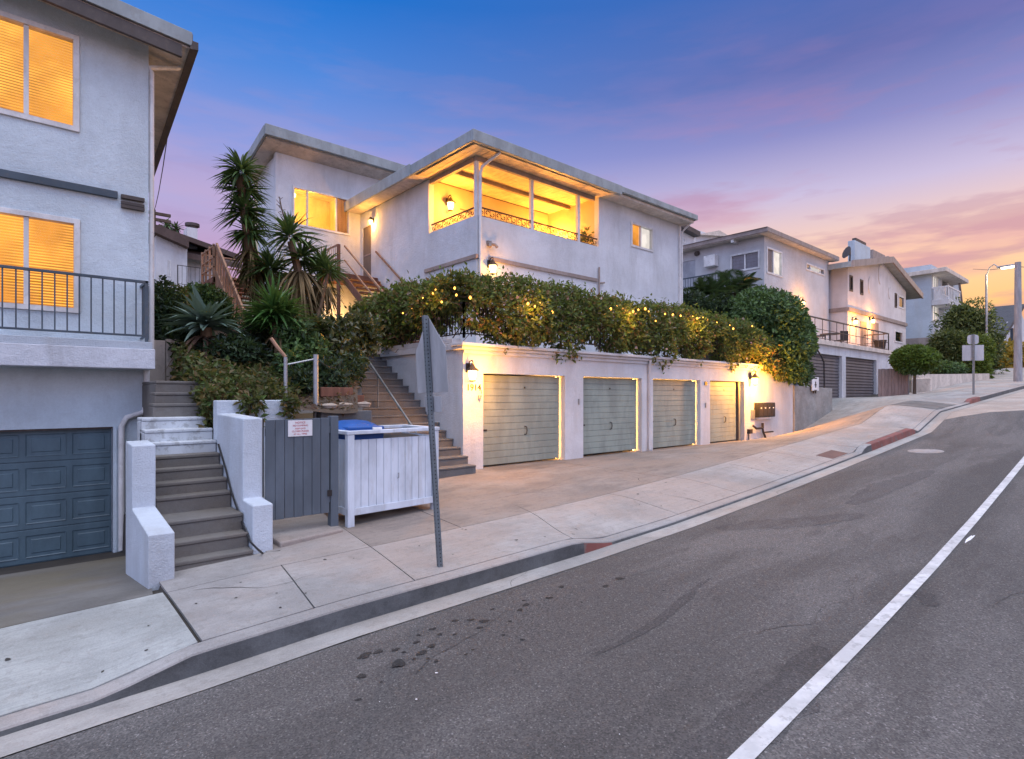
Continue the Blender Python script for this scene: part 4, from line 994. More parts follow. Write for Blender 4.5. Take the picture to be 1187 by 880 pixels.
mb2 = MB().hexa([(6.22,19.5,wr(19.5)-.33),(14.5,19.5,wr(19.5)-.33),(14.5,19.62,wr(19.5)-.33),(6.22,19.62,wr(19.5)-.33),(6.22,19.5,wr(19.5)+.02),(14.5,19.5,wr(19.5)+.02),(14.5,19.62,wr(19.5)+.02),(6.22,19.62,wr(19.5)+.02)])
mb2.hexa([(6.20,19.63,wr(19.63)-.33),(6.28,19.63,wr(19.63)-.33),(6.28,22.7,wr(22.7)-.33),(6.20,22.7,wr(22.7)-.33),(6.20,19.63,wr(19.63)+.02),(6.28,19.63,wr(19.63)+.02),(6.28,22.7,wr(22.7)+.02),(6.20,22.7,wr(22.7)+.02)])
mb = MB().hexa([(6.29,19.63,wr(19.63)-.09),(14.4,19.63,wr(19.63)-.09),(14.4,22.6,wr(22.6)-.09),(6.29,22.6,wr(22.6)-.09),(6.29,19.63,wr(19.63)),(14.4,19.63,wr(19.63)),(14.4,22.6,wr(22.6)),(6.29,22.6,wr(22.6))])
build(mb, 'wing_roof', ROOFG, MH); build(mb2, 'wing_fascia', TRIMG, MH, bevel=.01)
fo = window(MH, PY(WY), *ww, mulls=(7.93, 9.02), fill='none', fw=.07)
# the lit room behind the wing window is a real room
for ch in list(fo.children):
    if ch.name.startswith('dark_room'): bpy.data.objects.remove(ch)
mb = MB(); a0, a1, c0, c1, yb2 = ww[0]-.5, ww[1]+.3, ww[2]-.9, ww[3]+.6, WY+2.6
mb.add([(a0,WY+.2,c0),(a1,WY+.2,c0),(a1,yb2,c0),(a0,yb2,c0),(a0,WY+.2,c1),(a1,WY+.2,c1),(a1,yb2,c1),(a0,yb2,c1)], [(0,1,2,3),(4,5,6,7),(0,3,7,4),(1,2,6,5),(3,2,6,7)])
build(mb, 'room_interior', ROOM, MH)
build(MB().lathe((7.75,WY+1.0,7.42), [(.05,.12),(.13,.05),(.12,-.05),(.03,-.1)], 14), 'room_lamp', LAMPG, MH, smooth=True)
lamp('room_light', (8.5,WY+1.2,7.2), 75, (1,.45,.075), .15, MH)
mb = MB()
for k in range(9): mbox(mb, PY(WY), 9.10+.045*k, 9.125+.045*k, .12, .16, ww[2]+.06, ww[3]-.06)
build(mb, 'curtain', ORNW, MH)
# balcony lamps, plants
def sconce(label, x, y, z, power, s=1.0): return lantern(label, x, z, y, power, s)
a = onY(519,238,by1-.1); sconce('lit sconce near the open side of the corner balcony', a.x+.05, by1, a.z+.0, 52, 1.3)
a = onY(655,258,by1-.1); sconce('lit sconce deep in the corner balcony above its rail', min(a.x, 15.0), by1, 5.75, 115, 1.2)
lamp('balcony_bounce', (13.4,14.6,5.4), 26, (1,.45,.075), .2, MH)
PPl = thing('potted_plant', 'leafy potted plant in the open corner of the lit balcony', 'plant', (14.95,13.5,4.2))
build(MB().lathe((14.95,13.5,4.2), [(.16,0),(.22,.36),(.24,.38),(.24,.42),(.2,.42)], 14), 'pot', TRIMT, PPl, smooth=True)
Pq, Oq = blob_points(240, (14.95,13.35,5.35), (.42,.25,.62), .7, .6, 77); leaves_obj('foliage', Pq, HEDGEL, PPl, .15, .07, Oq, 0)
mb = MB()
for q in range(9): mb.tube([(14.95,13.5,4.6), (14.95+.1*math.sin(q*2),13.42,5.0), (14.95+.36*math.sin(q*1.7),13.35+.15*math.cos(q*2.3),5.3+.07*q)], [.012,.009,.004], 5)
build(mb, 'plant_stems', VINES, PPl)
# door lamp on the side wall (faces -X)
DL = thing('wall_lantern', 'small lit lamp beside the screen door of the white house', 'wall lamp', (HX0,19.3,6.5), 'wall lanterns on the stucco')
a = onX(430,257,HX0-.1)
build(MB().box(HX0-.025, HX0-.001, a.y-.06, a.y+.06, a.z-.02, a.z+.14), 'back_plate', BRASS, DL, bevel=.005)
build(MB().lathe((HX0-.11,a.y,a.z), [(.03,.16),(.08,.09),(.09,.05)], 12), 'lamp_hood', BRASS, DL)
build(MB().lathe((HX0-.11,a.y,a.z), [(.07,.049),(.06,-.06),(.03,-.09)], 12), 'lamp_glass', LAMPG, DL, smooth=True)
lamp('lamp_light', (HX0-.22,a.y,a.z-.12), 24, (1,.45,.075), .07, DL)
a = onY(569,311,HYF-.1); lantern('lit lantern just over the hedge below the corner balcony', a.x, a.z, HYF, 13, 1.25)
# wooden landing and stair along the side wall
WL = thing('timber_landing_stair', 'brown timber landing and stair along the white house side wall', 'stairs', (9.2,19,1.1))
lz = 4.28
build(MB().box(8.45, 9.97, 18.9, 20.27, lz-.16, lz), 'landing', REDW, WL, bevel=.008)
build(MB().box(8.43, 9.97, 18.86, 18.895, lz-.28, lz-.02).box(8.41, 8.445, 18.9, 20.27, lz-.28, lz-.02), 'rim_board', REDW, WL, bevel=.006)
nst = 15
mb = MB()
for i in range(nst):
    y = 18.8-.27*i; z = lz-.20*(i+1)
    build(MB().box(8.75, 9.9, y-.28, y, z-.05, z), 'tread', REDW, WL, bevel=.006)
for x in (8.70, 9.93):
    build(MB().bar((x,18.88,lz-.22), (x,18.8-.27*nst,lz-.2*nst-.25), .045, .26), 'stringer', REDW, WL, bevel=.006)
for x, y in ((8.50,18.95),): build(MB().box(x-.05, x+.05, y-.05, y+.05, .9, lz+.98), 'post', REDW, WL, bevel=.006)
build(MB().box(8.45, 8.53, 20.15, 20.23, lz, lz+.98), 'post', ORNW, WL)
mb = MB().bar((8.49,18.95,lz+.97), (8.49,20.2,lz+.97), .05, .05); mb.bar((8.49,18.95,lz+.5), (8.49,20.2,lz+.5), .04, .04)
mb.bar((8.70,18.9,lz+.95), (8.70,18.8-.27*nst,lz-.2*nst+.95), .05, .06); mb.bar((8.70,18.9,lz+.45), (8.70,18.8-.27*nst,lz-.2*nst+.45), .04, .04)
mb.bar((9.9,18.9,lz+.95), (9.9,18.8-.27*nst,lz-.2*nst+.95), .05, .06)
build(mb, 'handrail', ORNW, WL)
lamp('under_landing_lamp', (9.0,19.6,2.9), 26, (1,.50,.12), .1, WL)
mb = MB()
for i in range(7): mb.box(8.47, 8.49, 19.0+.17*i, 19.02+.17*i, lz, lz+.95)
build(mb, 'baluster_grille', ORNW, WL)

# ------------------------------------------------------------------ planting bed between the two flights of steps
def bedz(x, y):
    return -.30+.36*min(max(y-8.7, 0), 4.5)+.16*min(max(y-13.2, 0), 10)+.05*math.sin(3*x+2*y)
Yb = [8.83]+fr(9,14,.3)+fr(14.5,22,1); v = []
for i in range(18):
    for y in Yb:
        x = 2.1+(.484*min(y,14)+.02-2.1)*i/17; v.append((x, y, bedz(x, y)))
n = len(Yb); props(link_mesh('planting_soil', v, [(i*n+j, (i+1)*n+j, (i+1)*n+j+1, i*n+j+1) for i in range(17) for j in range(n-1)], SOILM, smooth=True), kind='structure')
def bedpts(n, x0, x1, y0, y1):
    x = RNG.uniform(x0, x1, n); y = RNG.uniform(y0, y1, n)
    return np.stack([x, y, [bedz(a, b) for a, b in zip(x, y)]], 1)
# trailing ivy over the bed: nobody could count it
P = bedpts(10500, 2.12, 4.9, 8.85, 11.6); P = P[P[:,0] < 3.15+.55*(P[:,1]-8.85)+RNG.normal(0,.12,len(P))]; P[:,2] += RNG.uniform(0, 1, len(P))**2*.30
hang = np.stack([RNG.uniform(2.15,3.2,700), 8.60-RNG.uniform(0,.08,700), -.06-RNG.uniform(0,1,700)**2.2*.40], 1)
hang[:,2] -= np.where(RNG.uniform(0,1,700)<.5, 0, 0); k_ = np.abs(np.sin(hang[:,0]*5.3+.7)) > .72; hang = hang[k_]
edge = np.stack([RNG.uniform(2.0,2.3,1500), RNG.uniform(8.9,11.3,1500), np.zeros(1500)], 1); edge[:,2] = [bedz(a, b)+RNG.uniform(-.30,.35) for a, b in edge[:,:2]]
spill = np.stack([RNG.uniform(2.02,2.2,900), RNG.uniform(8.85,9.6,900), RNG.uniform(-.75,.1,900)], 1)
props(leaves_obj('ground_ivy', np.concatenate([P,hang,edge,spill]), COVERL, None, .10, .055, droop=.1, loc=(3.5,9.5,-.2)), 'tangled green and rust ground cover over the planting bed', 'ground cover', kind='stuff')
lit = bedpts(3600, 2.9, 6.2, 8.95, 13); lit = lit[lit[:,0] < .484*lit[:,1]-.03]; lit[:,2] += .02
props(leaves_obj('fallen_leaves', lit, AGAD, None, .10, .05, droop=.3, loc=(4,10,-.2)), 'brown fallen leaves and twigs on the dark planting soil', 'leaf litter', kind='stuff')
def twigs(mb, base, tips, r=.018):
    for t in tips:
        b = Vector(base); t = Vector(t); m = b.lerp(t, .5)+Vector((random.uniform(-.1,.1), random.uniform(-.1,.1), .08)); mb.tube([b, m, t], [r, r*.7, r*.3], 5)
def shrub(name, label, blobs, leaf, base, n, L=.09, W=.05, cat='shrub', group=None, shell=.5, lump=.45, droop=.15, stem=True, flat=None, bark=None):
    T = thing(name, label, cat, base, group)
    Ps = []; Os = []; tot = sum(b[1]*b[2] if False else max(b[3])**2 for b in [(0,0,0,q[1]) for q in blobs])
    for i, (c, r) in enumerate(blobs):
        p, o = blob_points(int(n*max(r)**2/tot), c, r, shell, lump, random.randint(0, 9999), flat); Ps.append(p); Os.append(o)
    P = np.concatenate(Ps); O = np.concatenate(Os)
    leaves_obj('foliage', P, leaf, T, L, W, O, droop)
    if stem:
        mb = MB(); tips = []
        for c, r in blobs:
            for _ in range(4): tips.append((c[0]+random.uniform(-.5,.5)*r[0], c[1]+random.uniform(-.5,.5)*r[1], c[2]+random.uniform(-.2,.6)*r[2]))
        twigs(mb, base, tips, .03); build(mb, 'plant_stems', bark or VINES, T, smooth=True)  # ordinary shrub stems, no vine
    return T
def V3(v): return (v.x, v.y, v.z)
def yucca(label, trunk, heads, leafmat, n=110, L=.75, W=.05, skirts=(), tr=.11, name='yucca', lo=-.55, droop=(.12,.5), group='yuccas in the planting bed'):
    T = thing(name, label, 'yucca', trunk[0], group)
    for br in [trunk] if isinstance(trunk[0], tuple) and not isinstance(trunk[0][0], tuple) else trunk:
        k = len(br); build(MB().tube(br, [tr*(1-.35*i/(k-1)) for i in range(k)], 9), 'trunk', TRUNKY, T, smooth=True)
    for c, s in heads:
        v, f = head(c, int(n), L*s, W, lo, 1, droop); link_mesh('leaf_crown', v, f, leafmat, T, merge=False)
    if skirts:
        arr = [head(c, int(k_), L*s, W*.9, -1, -.25, (.35,.9), .10) for c, s, k_ in skirts]
        v, f = join(arr); link_mesh('dry_skirt', v, f, YUCD, T, merge=False)
    return T
YT = 13.2
h = [onY(280,200,YT), onY(282,222,YT+.1), onY(284,246,YT), onY(289,270,YT)]
yucca('tall yucca with stacked rosettes and a dry brown skirt', [V3(onY(304,420,YT)), V3(onY(300,360,YT)), V3(onY(291,300,YT)), V3(onY(283,240,YT)), V3(onY(278,205,YT))],
    [(V3(h[0]),.80),(V3(h[1]),.72),(V3(h[2]),.80),(V3(h[3]),.70)], YUCL, 115, .80, .062, [(V3(onY(291,288,YT)),.68,80),(V3(onY(294,306,YT)),.60,70),(V3(onY(298,324,YT)),.45,50)], .13)
YS = 12.2
hs = [onY(336,275,YS), onY(350,300,YS), onY(313,312,YS+.5), onY(374,312,YS+.2)]
yucca('spreading yucca with several heads in front of the wing window', [V3(onY(348,430,YS)), V3(onY(350,370,YS)), V3(onY(347,320,YS)), V3(onY(337,280,YS))],
    [(V3(hs[0]),.92),(V3(hs[1]),.85),(V3(hs[3]),.78),(V3(hs[2]),.72)], YUCL, 95, .80, .062, [(V3(onY(347,312,YS)),1.05,90),(V3(onY(349,335,YS)),1.0,80),(V3(onY(372,330,YS)),.6,40)], .11, lo=-.35)
yb = bpy.data.objects['yucca.001']
build(MB().tube([hs[3]+Vector((0,0,-.05)), hs[3]+Vector((-.1,0,-.5)), onY(352,385,YS)], [.06,.07,.09], 8), 'branch', TRUNKY, yb, smooth=True)
build(MB().tube([hs[2]+Vector((0,0,-.05)), hs[2]+Vector((.1,0,-.6)), onY(346,385,YS)], [.06,.07,.09], 8), 'branch', TRUNKY, yb, smooth=True)
mb = MB().tube([hs[0], onY(326,240,YS), onY(324,228,YS)], [.018,.013,.006], 6)
for k in range(14):
    c = onY(326.5-.2*k,252-1.7*k,YS); mb.tube([c, c+Vector((random.uniform(-.12,.12),random.uniform(-.12,.12),random.uniform(0,.08)))], [.008,.003], 5)
build(mb, 'flower_stalk', TRUNKY, yb)
YL = 10.9
yucca('bright green yucca rosette low beside the galvanised fence post', [V3(onY(322,400,YL)), V3(onY(318,362,YL))], [(V3(onY(318,362,YL)),1.0),(V3(onY(327,374,YL)),.8),(V3(onY(311,372,YL)),.7)], YUCB, 140, .74, .055, [(V3(onY(322,382,YL)),.7,40)], .08, lo=-.25, droop=(.05,.4))
yucca('narrow dark yucca standing behind the spreading yucca', [V3(onY(312,380,13.6)), V3(onY(318,318,13.6))], [(V3(onY(318,318,13.6)),.9)], YUCL, 90, .72, .055, [(V3(onY(317,335,13.6)),.7,40)], .08)
yucca('small dark yucca leaning out towards the timber landing', [V3(onY(362,400,11.6)), V3(onY(380,318,11.9))], [(V3(onY(381,316,11.9)),.9)], YUCL, 80, .56, .045, [(V3(onY(378,330,11.9)),.7,30)], .05)
AY = 11.2
AG = thing('agave', 'grey green agave rosette with curled brown dead leaves', 'agave', V3(onY(240,420,AY)))
v, f = join([head(V3(onY(238,378,AY)), 80, .74, .14, -.25, 1, (.05,.45), .05)]); link_mesh('leaf_crown', v, f, AGAV, AG, merge=False)
v, f = join([head(V3(onY(239,389,AY)), 80, .62, .09, -1, -.1, (.3,1.0), .08)]); link_mesh('dry_skirt', v, f, AGAD, AG, merge=False)
build(MB().tube([onY(241,425,AY), onY(239,380,AY)], [.13,.09], 9), 'trunk', TRUNKY, AG, smooth=True)
# shrubs of the bed
def B3(x, y, Y, r): return (V3(onY(x, y, Y)), r)
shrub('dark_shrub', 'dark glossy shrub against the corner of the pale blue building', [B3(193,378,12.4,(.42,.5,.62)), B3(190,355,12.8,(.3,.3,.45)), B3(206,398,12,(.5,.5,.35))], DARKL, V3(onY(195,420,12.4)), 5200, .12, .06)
shrub('dark_shrub', 'dark bushy shrub behind the grey green agave and timber stair post', [B3(240,352,14.6,(.50,.5,.42)), B3(252,368,14.2,(.42,.42,.4)), B3(230,352,14.6,(.40,.42,.45))], BUSHL, V3(onY(250,400,14.8)), 5200, .11, .055)
shrub('warm_lit_shrub', 'straggly brown green shrub lit warm beside the dark glossy shrub', [B3(207,352,13.6,(.30,.3,.42)), B3(213,372,13.2,(.35,.3,.45))], HEDGEL, V3(onY(212,410,13.4)), 2200, .10, .05)
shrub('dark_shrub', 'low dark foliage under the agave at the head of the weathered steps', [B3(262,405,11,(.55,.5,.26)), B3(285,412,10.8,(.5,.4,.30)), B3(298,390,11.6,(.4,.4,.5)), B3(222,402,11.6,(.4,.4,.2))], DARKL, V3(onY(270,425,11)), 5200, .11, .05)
shrub('leathery_bush', 'open leathery leaved bush beside the grey steps and their handrail', [B3(392,388,11.3,(.42,.4,.42)), B3(412,378,11.6,(.40,.35,.34)), B3(424,392,11.6,(.30,.3,.42)), B3(385,412,11,(.45,.4,.45)), B3(404,420,11.2,(.42,.4,.40)), B3(372,384,11.2,(.28,.3,.35))], FICUS, V3(onY(396,455,11.2)), 3300, .15, .075, shell=.75, lump=.6)
shrub('leathery_bush', 'bushy green shrub with lime tips behind the galvanised fence post', [B3(345,398,10.6,(.34,.3,.5)), B3(358,418,10.4,(.34,.3,.45)), B3(338,425,10.2,(.3,.3,.35))], BUSHL, V3(onY(350,455,10.4)), 3400, .12, .06, shell=.6)
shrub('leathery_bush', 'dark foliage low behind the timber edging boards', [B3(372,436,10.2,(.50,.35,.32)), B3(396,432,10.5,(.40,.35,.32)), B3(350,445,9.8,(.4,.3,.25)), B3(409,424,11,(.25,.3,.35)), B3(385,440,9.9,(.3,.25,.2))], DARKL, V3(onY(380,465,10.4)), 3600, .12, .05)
# galvanised fence remnant, timber edging, rocks
FE = thing('wire_fence', 'two galvanised fence posts with a thin rail above the planter wall', 'fence', V3(onY(366,482,9.2)))
for (x, ya, yb2, Y) in ((366,411,486,9.2),(331,414,470,9.2)):
    a, b = onY(x,ya,Y), onY(x,yb2,Y); build(MB().tube([b, a], .042 if x > 340 else .03, 10), 'post', STEEL, FE, smooth=True)
build(MB().tube([onY(331,423,9.2), onY(366,416,9.2)], .014, 6), 'rail', STEEL, FE); build(MB().tube([onY(331,414,9.2), onY(322,403,9.25), onY(314,392,9.3)], .028, 7), 'bent_rail', ORNW, FE, smooth=True)
build(MB().tube([onY(366,416,9.2), onY(378,424,9.25), onY(390,427,9.3)], .007, 5), 'wire', IRON, FE)
for k, (xa, xb, y, yh) in enumerate(((371,405,449,9),(395,418,458,7))):
    a, b = onY(xa,y,9.5+.1*k), onY(xb,y,9.6+.1*k)
    single(MB().box(a.x, b.x, 9.45+.1*k, 9.52+.1*k, a.z-.16, a.z), 'timber_board', REDW, ['upper red brown edging board behind the galvanised post','lower red brown edging board beside the grey steps'][k], 'timber edging', V3(a), bevel=.008)
def rock(x, y, Y, r, label):
    c = onY(x, y, Y); g = np.random.default_rng(int(x)); bm = bmesh.new(); bmesh.ops.create_icosphere(bm, subdivisions=3, radius=1)
    for v in bm.verts:
        d = v.co.normalized(); k = 1+.16*math.sin(4*d.x+x)+.12*math.sin(5*d.y+y)+.1*math.sin(7*d.z); v.co = Vector((c.x+d.x*r*1.5*k, c.y+d.y*r*k, c.z+d.z*r*.62*k))
    me = bpy.data.meshes.new('rock'); mb = MB().add([v.co[:] for v in bm.verts], [tuple(q.index for q in fc.verts) for fc in bm.faces]); bm.free()
    single(mb, 'edging_rock', ROCK, label, 'rock', (c.x, c.y, c.z-r*.6), 'rocks edging the planting bed', smooth=True)
rock(382,471,9.1,.085,'pale edging rock closest to the galvanised fence post'); rock(400,470,9.2,.092,'middle one of three pale edging rocks above the bins'); rock(420,469,9.3,.088,'pale edging rock touching the grey steps')
a = onY(372,477,8.95); b = onY(436,477,9.2)
single(MB().box(a.x, 4.62, 8.95, 9.12, -1.9, a.z), 'low_kerb_wall', STEPC2, 'low concrete edging wall behind the bins and below the rocks', 'wall', V3(a), bevel=.015)
# garden wall across the head of the weathered steps, lit warm
gw = MB(); xs = [1.2,1.62,1.98,2.30,2.62,3.0,3.5]
for i, (p, q) in enumerate(zip(xs, xs[1:])): gw.box(p+.004, q-.004, 11.45+.02*(i % 2), 11.6, -.2, .98-.03*(i % 2))
single(gw, 'garden_fence', DOORW, 'tan board fence across the head of the weathered steps, lit amber', 'fence', (2.2,11.5,.2), bevel=.006)
lamp('path_lamp', (2.40,11.05,.62), 22, (1,.50,.12), .05)
PLm = thing('path_light', 'small amber path lamp in front of the tan board fence', 'lamp', (2.44,11.2,.2))
build(MB().tube([(2.44,11.2,.2),(2.44,11.2,.6)], .012, 6), 'stake', IRON, PLm); build(MB().lathe((2.44,11.2,.6), [(.03,0),(.03,.05)], 10), 'lamp_glass', LAMPG, PLm); build(MB().lathe((2.44,11.2,.652), [(.06,0),(.01,.04)], 10), 'lamp_cap', IRON, PLm)

# free-standing timber stair behind the yuccas
TS = thing('timber_stair', 'tall weathered timber stair with open treads rising behind the tall yucca', 'stairs', (5.0,15.5,1.0))
sx0, sx1 = 4.62, 5.75; b0 = onX(289,400,sx0); t0 = onX(251,283,sx0)
by, bz_, ty, tz = b0.y, b0.z-.5, t0.y, t0.z-1.0
for x in (sx0, sx1):
    build(MB().bar((x,by,bz_), (x,ty,tz), .07, .40), 'stringer', ORNW, TS, bevel=.01)
n = 17
for i in range(n):
    t = (i+.5)/n; y = by+(ty-by)*t; z = bz_+(tz-bz_)*t+.06
    build(MB().box(sx0+.04, sx1-.04, y-.14, y+.14, z-.045, z), 'tread', REDW, TS, bevel=.006)
build(MB().bar((sx0,by,bz_+.98), (sx0,ty,tz+.98), .06, .14).bar((sx1,by,bz_+.98), (sx1,ty,tz+.98), .06, .10), 'handrail', ORNW, TS, bevel=.008)
mb = MB()
for k in range(13):
    t = k/12; y = by+(ty-by)*t; z = bz_+(tz-bz_)*t; mb.box(sx0-.02, sx0+.02, y-.05, y+.05, z, z+.95)
build(mb, 'baluster_boards', ORNW, TS)
build(MB().box(sx0-.10, sx1+.1, ty, ty+1.5, tz-.18, tz), 'landing', REDW, TS, bevel=.01)
mb = MB()
for z in (.32, .62, .96): mb.box(sx0-.09, sx0-.05, ty, ty+1.5, tz+z-.04, tz+z); mb.box(sx0-.09, sx1+.1, ty+1.45, ty+1.5, tz+z-.04, tz+z)
for y in (ty+.03, ty+.5, ty+.98, ty+1.45): mb.box(sx0-.10, sx0-.04, y-.03, y+.03, tz-.18, tz+1.0)
build(mb, 'landing_rail', ORNW, TS)
for x, y in ((sx0+.2,ty+.4),(sx1-.1,ty+1.3)): build(MB().box(x-.06, x+.06, y-.06, y+.06, .3, tz-.18), 'post', ORNW, TS)
lamp('stair_lamp', (4.3,by-.15,b0.z+.15), 26, (1,.50,.12), .06)
# house beyond, behind the gap
BY = 36.0
a = onY(183,277,BY); b = onY(216,310,BY); c = onY(245,300,BY)
BH = thing('brown_roofed_house', 'white house with a brown shingle roof beyond the timber stair', 'house', (a.x, BY, 2))
wl = onY(181,300,BY).x; wr_ = onY(217,300,BY).x; wr2 = onY(262,300,BY).x; ze = onY(190,287,BY).z
mb = MB().prism([(wl,BY,-1),(wr_,BY,-1),(wr_,BY,onY(216,286,BY).z),(wl,BY,onY(181,272,BY).z)], (0,9,0)); mb.box(wr_, wr2, BY+1.2, BY+9, -1, onY(230,297,BY+1.2).z)
build(mb, 'wall', WHITE, BH)
r0 = onY(177,268,BY-.5); r1 = onY(219,287,BY-.5); r2 = onY(249,305,BY+.7)
mb = MB().prism([(r0.x,BY-.5,r0.z),(r1.x,BY-.5,r1.z),(r1.x,BY-.5,r1.z+.35),(r0.x+.3,BY-.5,r0.z+.45)], (0,10,0))
mb.hexa([(wl-.4,BY-.5,r0.z+.2),(wr2+1,BY+.8,onY(240,292,BY).z),(wr2+1,BY+9.5,r0.z+1.2),(wl-.4,BY+9.5,r0.z+1.0),(wl-.4,BY-.5,r0.z+.45),(wr2+1,BY+.8,onY(240,292,BY).z+.3),(wr2+1,BY+9.5,r0.z+1.5),(wl-.4,BY+9.5,r0.z+1.3)])
mb.hexa([(wr_,BY+.4,r2.z),(wr2+1,BY+.4,r2.z-.2),(wr2+1,BY+3,r2.z+1),(wr_,BY+3,r2.z+1),(wr_,BY+.4,r2.z+.3),(wr2+1,BY+.4,r2.z+.1),(wr2+1,BY+3,r2.z+1.3),(wr_,BY+3,r2.z+1.3)])
build(mb, 'roof', ROOFB, BH)
c0 = onY(217,279,BY+2); c1 = onY(229,265,BY+2)
build(MB().box(c0.x, c1.x, BY+2, BY+3, c0.z-1, c1.z), 'chimney', WHITE, BH); build(MB().lathe(((c0.x+c1.x)/2+.1,BY+2.5,c1.z), [(.28,0),(.28,.18),(.4,.2),(.4,.36)], 10), 'chimney_cap', TRIMB, BH)
for (xa, xb, ya, yb2) in ((194,198,301,321),(186.5,190.5,318,345)):
    p, q = onY(xa,ya,BY), onY(xb,yb2,BY); window(BH, PY(BY), p.x, q.x, q.z, p.z, fill='white', fw=.06)
railing('porch_railing', 'dark porch railing in front of the brown roofed house', [(onY(206,330,BY-1).x,BY-1.0),(onY(236,330,BY-1).x,BY-1.0)], onY(206,331,BY-1).z, 1.1, IRON, .2)
# far utility pole and its wire
UP = thing('utility_pole', 'far wooden utility pole with cross arms beside the pale blue building', 'utility pole', V3(onY(178,330,48)))
build(MB().tube([onY(178,335,48), onY(177.5,243,48)], [.22,.16], 8), 'pole', BARK, UP)
for y in (247, 254): p = onY(177.5,y,48); build(MB().box(p.x-1.0, p.x+1.1, 47.9, 48.1, p.z-.1, p.z+.1), 'cross_arm', BARK, UP)
p, q = onY(178,246,47.8), onY(197,138,22); mid = p.lerp(q, .5)+Vector((0,0,-.5))
single(MB().tube([p, p.lerp(mid,.5)+Vector((0,0,-.12)), mid, mid.lerp(q,.5)+Vector((0,0,-.12)), q, q+(q-mid)*.12], .02, 5), 'power_line', IRON, 'thin black power line sagging from the far utility pole', 'cable', V3(p))
for k, (x, y, r) in enumerate(((192.5,262,1.0),(204,266,1.1))):
    T = thing('fan_palm', ['tiny pale far palm above the brown roof','tiny dark far palm next to the white chimney'][k], 'palm', V3(onY(x,300,60)))
    c = onY(x,y,60); build(MB().tube([onY(x,300,60), c], [.2,.14], 7), 'trunk', BARK, T)
    v, f = head(V3(c), 40, r*1.25, .14, -.4, 1, (.2,.6), .05); link_mesh('crown', v, f, [YUCL, DARKL][k], T, merge=False)

# ------------------------------------------------------------------ flowering hedge on the roof deck, string lights
HG = thing('flowering_hedge', 'long flowering hedge spilling over the roof edge of the garage block', 'hedge', (14,10.3,1.15))
seg = [(7.45,14.7),(7.45,10.35),(22.4,10.30)]
L0 = math.hypot(seg[1][0]-seg[0][0], seg[1][1]-seg[0][1]); L1 = seg[2][0]-seg[1][0]
def hedge_pts(n):
    s = RNG.uniform(0, L0+L1, n)
    t = RNG.uniform(-1, 1, n); th = RNG.uniform(0, 2*math.pi, n); rr = RNG.uniform(0, 1, n)**.33
    top = 1.62+.06*np.sin(1.1*s)+.05*np.sin(3.3*s+1)+.05*np.sin(9.1*s)
    bot = .05+.20*np.sin(1.3*s+2)+.20*np.sin(3.1*s)+.10*np.sin(7.7*s+.5)
    onleft = s < L0
    top = np.where(onleft, top-.05-.25*np.clip(1-s/1.6, 0, 1), top); bot = np.where(onleft, bot+.38, bot)
    fade = np.clip((L0+L1-s)/2.4, 0, 1); top = np.where(onleft, top, .55+(top-.55)*np.sqrt(fade)*1.0+.0)
    mid = (top+bot)/2; hh = (top-bot)/2; wd = .50+.07*np.sin(2.3*s)+.06*np.sin(6.1*s)
    z = mid+hh*rr*np.sin(th); w = wd*rr*np.cos(th)
    x = np.where(onleft, 7.45+w, 7.45+(s-L0)); y = np.where(onleft, 14.7-s, 10.27+w-.10*np.clip((mid-z)/.6, 0, 1))
    o = np.stack([np.where(onleft, np.cos(th), 0), np.where(onleft, 0, np.cos(th)), np.sin(th)], 1)
    gap = np.sin(3.3*s+1.1)*np.sin(5.9*z+2*s)+.5*np.sin(11*s+7*z)
    keep = gap > -1.0+.75*(z < bot+.5)
    return np.stack([x, y, z+1.15], 1)[keep], o[keep], s[keep]
P, O, S_ = hedge_pts(62000)
leaves_obj('foliage', P, HEDGEL, HG, .115, .062, O, .25)
P2, O2, _ = hedge_pts(6000); P2 = P2+O2*RNG.uniform(.02,.22,(len(P2),1)); leaves_obj('loose_sprays', P2, LIMEL, HG, .12, .055, O2, -.1)  # outer sprays whose lime tint is added as highlights on the hedge
fl = RNG.uniform(0, 1, len(P)) < .012; leaves_obj('blossom', P[fl]+O[fl]*.05, foliage('pale_blossom', [(.55,.42,.40),(.62,.50,.42),(.45,.22,.20)], .3), HG, .075, .07, O[fl], 0)
mb = MB()
for i in range(420):
    s = random.uniform(0, L0+L1); x, y = (7.45, 14.7-s) if s < L0 else (7.45+s-L0, 10.33)
    z = 1.2+random.uniform(0,.9); a = Vector((x+random.uniform(-.2,.2), y+random.uniform(-.3,.3), z)); b = a+Vector((random.uniform(-.5,.5), random.uniform(-.35,.25), random.uniform(-.25,.6))); m = a.lerp(b,.5)+Vector((0,-.05,.1))
    mb.tube([a, m, b], [.014,.011,.005], 4)
build(mb, 'plant_stems', VINES, HG)
SL = thing('string_lights', 'string of warm bulbs glowing in the flowering hedge', 'string lights', (14,10.0,2.6))
bulbs = [(467,363),(477,357),(490,345),(502,340),(505,336),(527,334),(529,342),(612,352),(620,355),(626,351),(708,358),(715,355),(722,358),(734,361),(740,359),(748,358),(752,361),(771,364),(780,365),(789,366),(803,367),(808,369),(815,368),(820,371),(831,374),(846,377),(850,381),(872,378),(600,358),(640,362),(512,350),(545,345),(760,372),(700,366)]
pts = []
for x, y in bulbs:
    c = onX(x, y, 6.96) if x < 528 else onY(x, y, 9.80)
    if x < 528 and c.y > 14.6: c = onX(x, y, 7.1)
    pts.append(c); k = random.uniform(.5,1.05); build(MB().lathe(V3(c), [(.008*k,.035*k),(.026*k,.012*k),(.03*k,-.008*k),(.018*k,-.03*k),(.004*k,-.038*k)], 8), 'bulb', BULB, SL, smooth=True)
